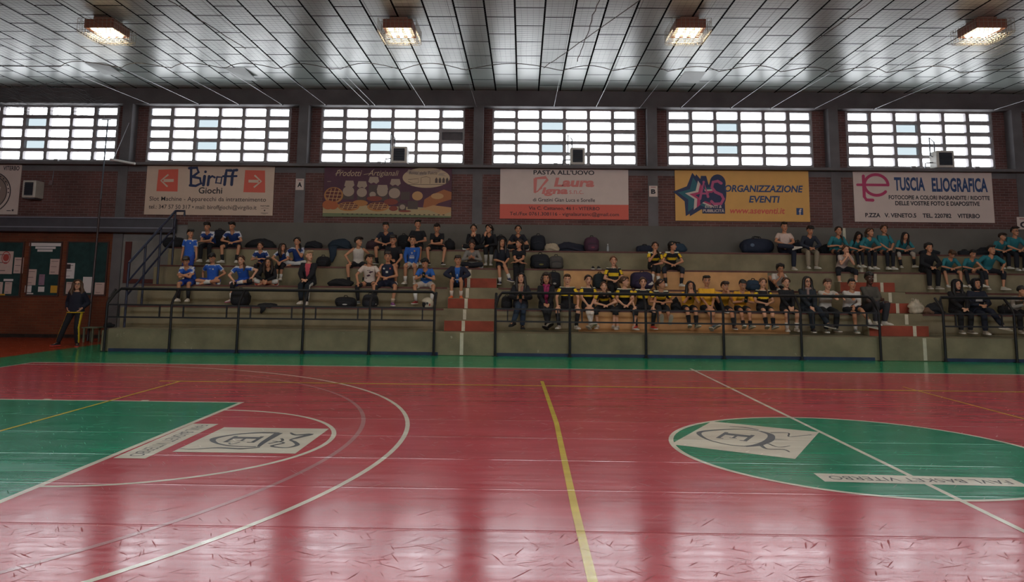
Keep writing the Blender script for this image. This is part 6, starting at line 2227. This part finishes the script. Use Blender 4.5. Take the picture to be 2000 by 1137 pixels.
heap((1082, 472, 1142, 488), 5, .66, '#1d2030', 'dark jacket spread on the top step between the pale towel and patterned bag')
backpack((1141, 463, 1170, 489), 5, .6, '#4a2c40', 'purple patterned backpack on the top step', mark='#7d3d4c')
backpack((1036, 496, 1074, 523), 4, .42, '#171a22', 'big dark backpack with badge beside the grey one', mark='#6d6a3c')
backpack((1072, 500, 1100, 523), 4, .45, '#4b4846', 'soft grey backpack beside the big dark one with badge')
backpack((1068, 531, 1095, 562), 3, .42, '#15171f', 'black backpack standing behind the curly haired woman', mark='#b5b5b5')
backpack((1158, 534, 1184, 564), 3, .42, '#17242a', 'dark green backpack standing behind the smiling girl')
backpack((979, 579, 1000, 602), 2, .3, '#15161b', 'small black shoulder bag beside the woman holding a phone')
backpack((1232, 531, 1276, 566), 3, .45, '#2c2340', 'large dark purple backpack behind the girl wearing red shoes')
duffel((1243, 478, 1275, 491), 5, .6, '#1b2032', 'low dark bag on the top step behind the girl holding her mouth')
duffel((1308, 474, 1340, 491), 5, .6, '#24384c', 'slate blue bag on the top step behind the girl looking away')
duffel((1448, 463, 1508, 494), 5, .6, '#1b2438', 'large navy sports bag alone on the top step', mark='#5a6a80')
duffel((1550, 470, 1566, 494), 5, .65, '#232a38', 'small dark bag on the top step between the white tee boy and beige trousers')
backpack((1458, 547, 1484, 577), 3, .45, '#1e3348', 'navy blue backpack behind the boy looking at his phone')
heap((1310, 581, 1330, 608), 2, .28, '#14151b', 'black bag of clothes between the shoe soles girl and the long haired boy', name='clothes_bag', cat='bag')
duffel((1600, 478, 1630, 496), 5, .65, '#1a1d28', 'dark bag on the top step behind the beige trousers boy')
duffel((1796, 487, 1836, 500), 5, .6, '#191b24', 'low dark bag on the top step behind the curly person in black coat')
duffel((1872, 488, 1896, 499), 5, .6, '#1b1c24', 'flat dark bag on the top step between the bowed teal boys')
heap((1905, 482, 1942, 500), 5, .6, '#191b24', 'dark jacket heap on the top step behind the boy wearing a watch')
heap((1808, 591, 1842, 615), 2, .3, '#171a22', 'dark jacket heap on the front seat beside the white plastic bag')
duffel((1952, 595, 1980, 616), 2, .35, '#15161b', 'black glossy bag between the hooded boy and the end of the row')
duffel((203, 631, 223, 646), 1, .25, '#101116', 'small black bag on the lowest step by the rail end')

# white carrier bag
x, Y, z, w, h = place((1774, 584, 1806, 614), 2, .25)
t = thing('carrier_bag', 'crumpled white plastic carrier bag on the step by the second aisle', 'bag', (x, Y, z), GB)
def cfn(a, b_, c):
    k = 1 + .35 * noise.noise(Vector((a * 2.2, b_ * 2.2, c * 2.2 + 4)))
    return a * k * (1 - .35 * max(0, c)), b_ * k, max(c * k, -.9)
obj('bag_body', MB().ell((x, Y, z + h * .45), w * .5, .14, h * .5, None, 22, 16, fn=cfn), mat('plastic_bag', '#b5ab98', .4, .3, 12), t, smooth=True)
for q in (-1, 1):
    obj('handle', MB().tube([(x - .04 - w * .1, Y + q * .03, z + h * .85), (x - w * .18, Y + q * .03, z + h * 1.02), (x - w * .05, Y + q * .03, z + h * .85)], .012, 6), mat('plastic_bag', '#b5ab98', .4), t, smooth=True)
heap((1800, 600, 1818, 615), 2, .2, '#6b5040', 'small brown bundle between the white plastic bag and dark jacket', name='clothes_bundle', cat='clothes')

# scooter helmet
x, Y, z, w, h = place((822, 584, 847, 601), 2, .2)
t = thing('scooter_helmet', 'cream open face scooter helmet by the red shoes', 'helmet', (x, Y, z))
r_ = w * .5
def hfn(a, b_, c):
    k = 1.0
    if a < -.25 and -.6 < c < .30:
        k = .74
    return a * k, b_ * k, max(c, -.75)
obj('shell', MB().ell((x, Y, z + r_ * .75), r_, r_ * .95, r_, None, 24, 18, fn=hfn), mat('helmet_cream', '#c4bba6', .25, coat=.5), t, smooth=True)
obj('lining', MB().ell((x - r_ * .28, Y, z + r_ * .6), r_ * .55, r_ * .8, r_ * .6, None, 16, 12), fab('#1b1b20'), t, smooth=True)
obj('visor_pivot', MB().tube([(x + r_ * .1, Y - r_ * .90, z + r_ * .8), (x + r_ * .1, Y - r_ * .99, z + r_ * .8)], .03, 12), mat('helmet_pivot', '#1b1b20', .4), t)
obj('rear_stripe', MB().ell((x + r_ * .45, Y - r_ * .82, z + r_ * .6), .02, .012, .03), mat('helmet_red', '#a5332c', .4), t)

# a pair of trainers left on the step
for dx_, lab in ((-.06, 'black trainer with white toe left on the step, the one nearer the aisle'), (.09, 'black trainer with white toe left on the step, the one nearer the tan riser')):
    p = ony(1163, 524, YT[4] + .15)
    u_, s_ = shoe_mesh(Vector((p.x + dx_, YT[4] + .22, ZT[4] + .079)), Vector((dx_, -1, 0)), Vector((0, 0, 1)), .95)
    o = obj('trainer', u_, fab('#17181d'), loc=(p.x + dx_, YT[4] + .2, ZT[4]), smooth=True)
    tag(o, lab, 'shoe', 'pair of trainers on the step')
    obj('shoe_sole', s_, SOLE, o)

# a water bottle left on the top step
p = ony(1187, 487, YT[5] + .4)
t = thing('water_bottle', 'small clear water bottle standing on the top step beyond the purple patterned backpack', 'bottle', (p.x, YT[5] + .4, ZT[5]))
r_ = .034
prof = [(0, .9), (.02, 1), (.13, 1), (.17, .75), (.20, .42), (.215, .42)]
obj('bottle_body', MB().tube([(p.x, YT[5] + .4, ZT[5] + z_) for z_, _ in prof], [r_ * q for _, q in prof], 12), mat('bottle_plastic', '#8d9296', .15), t, smooth=True)
obj('bottle_cap', MB().tube([(p.x, YT[5] + .4, ZT[5] + .21), (p.x, YT[5] + .4, ZT[5] + .235)], r_ * .48, 10), mat('bottle_cap_blue', '#c9c9cc', .4), t)
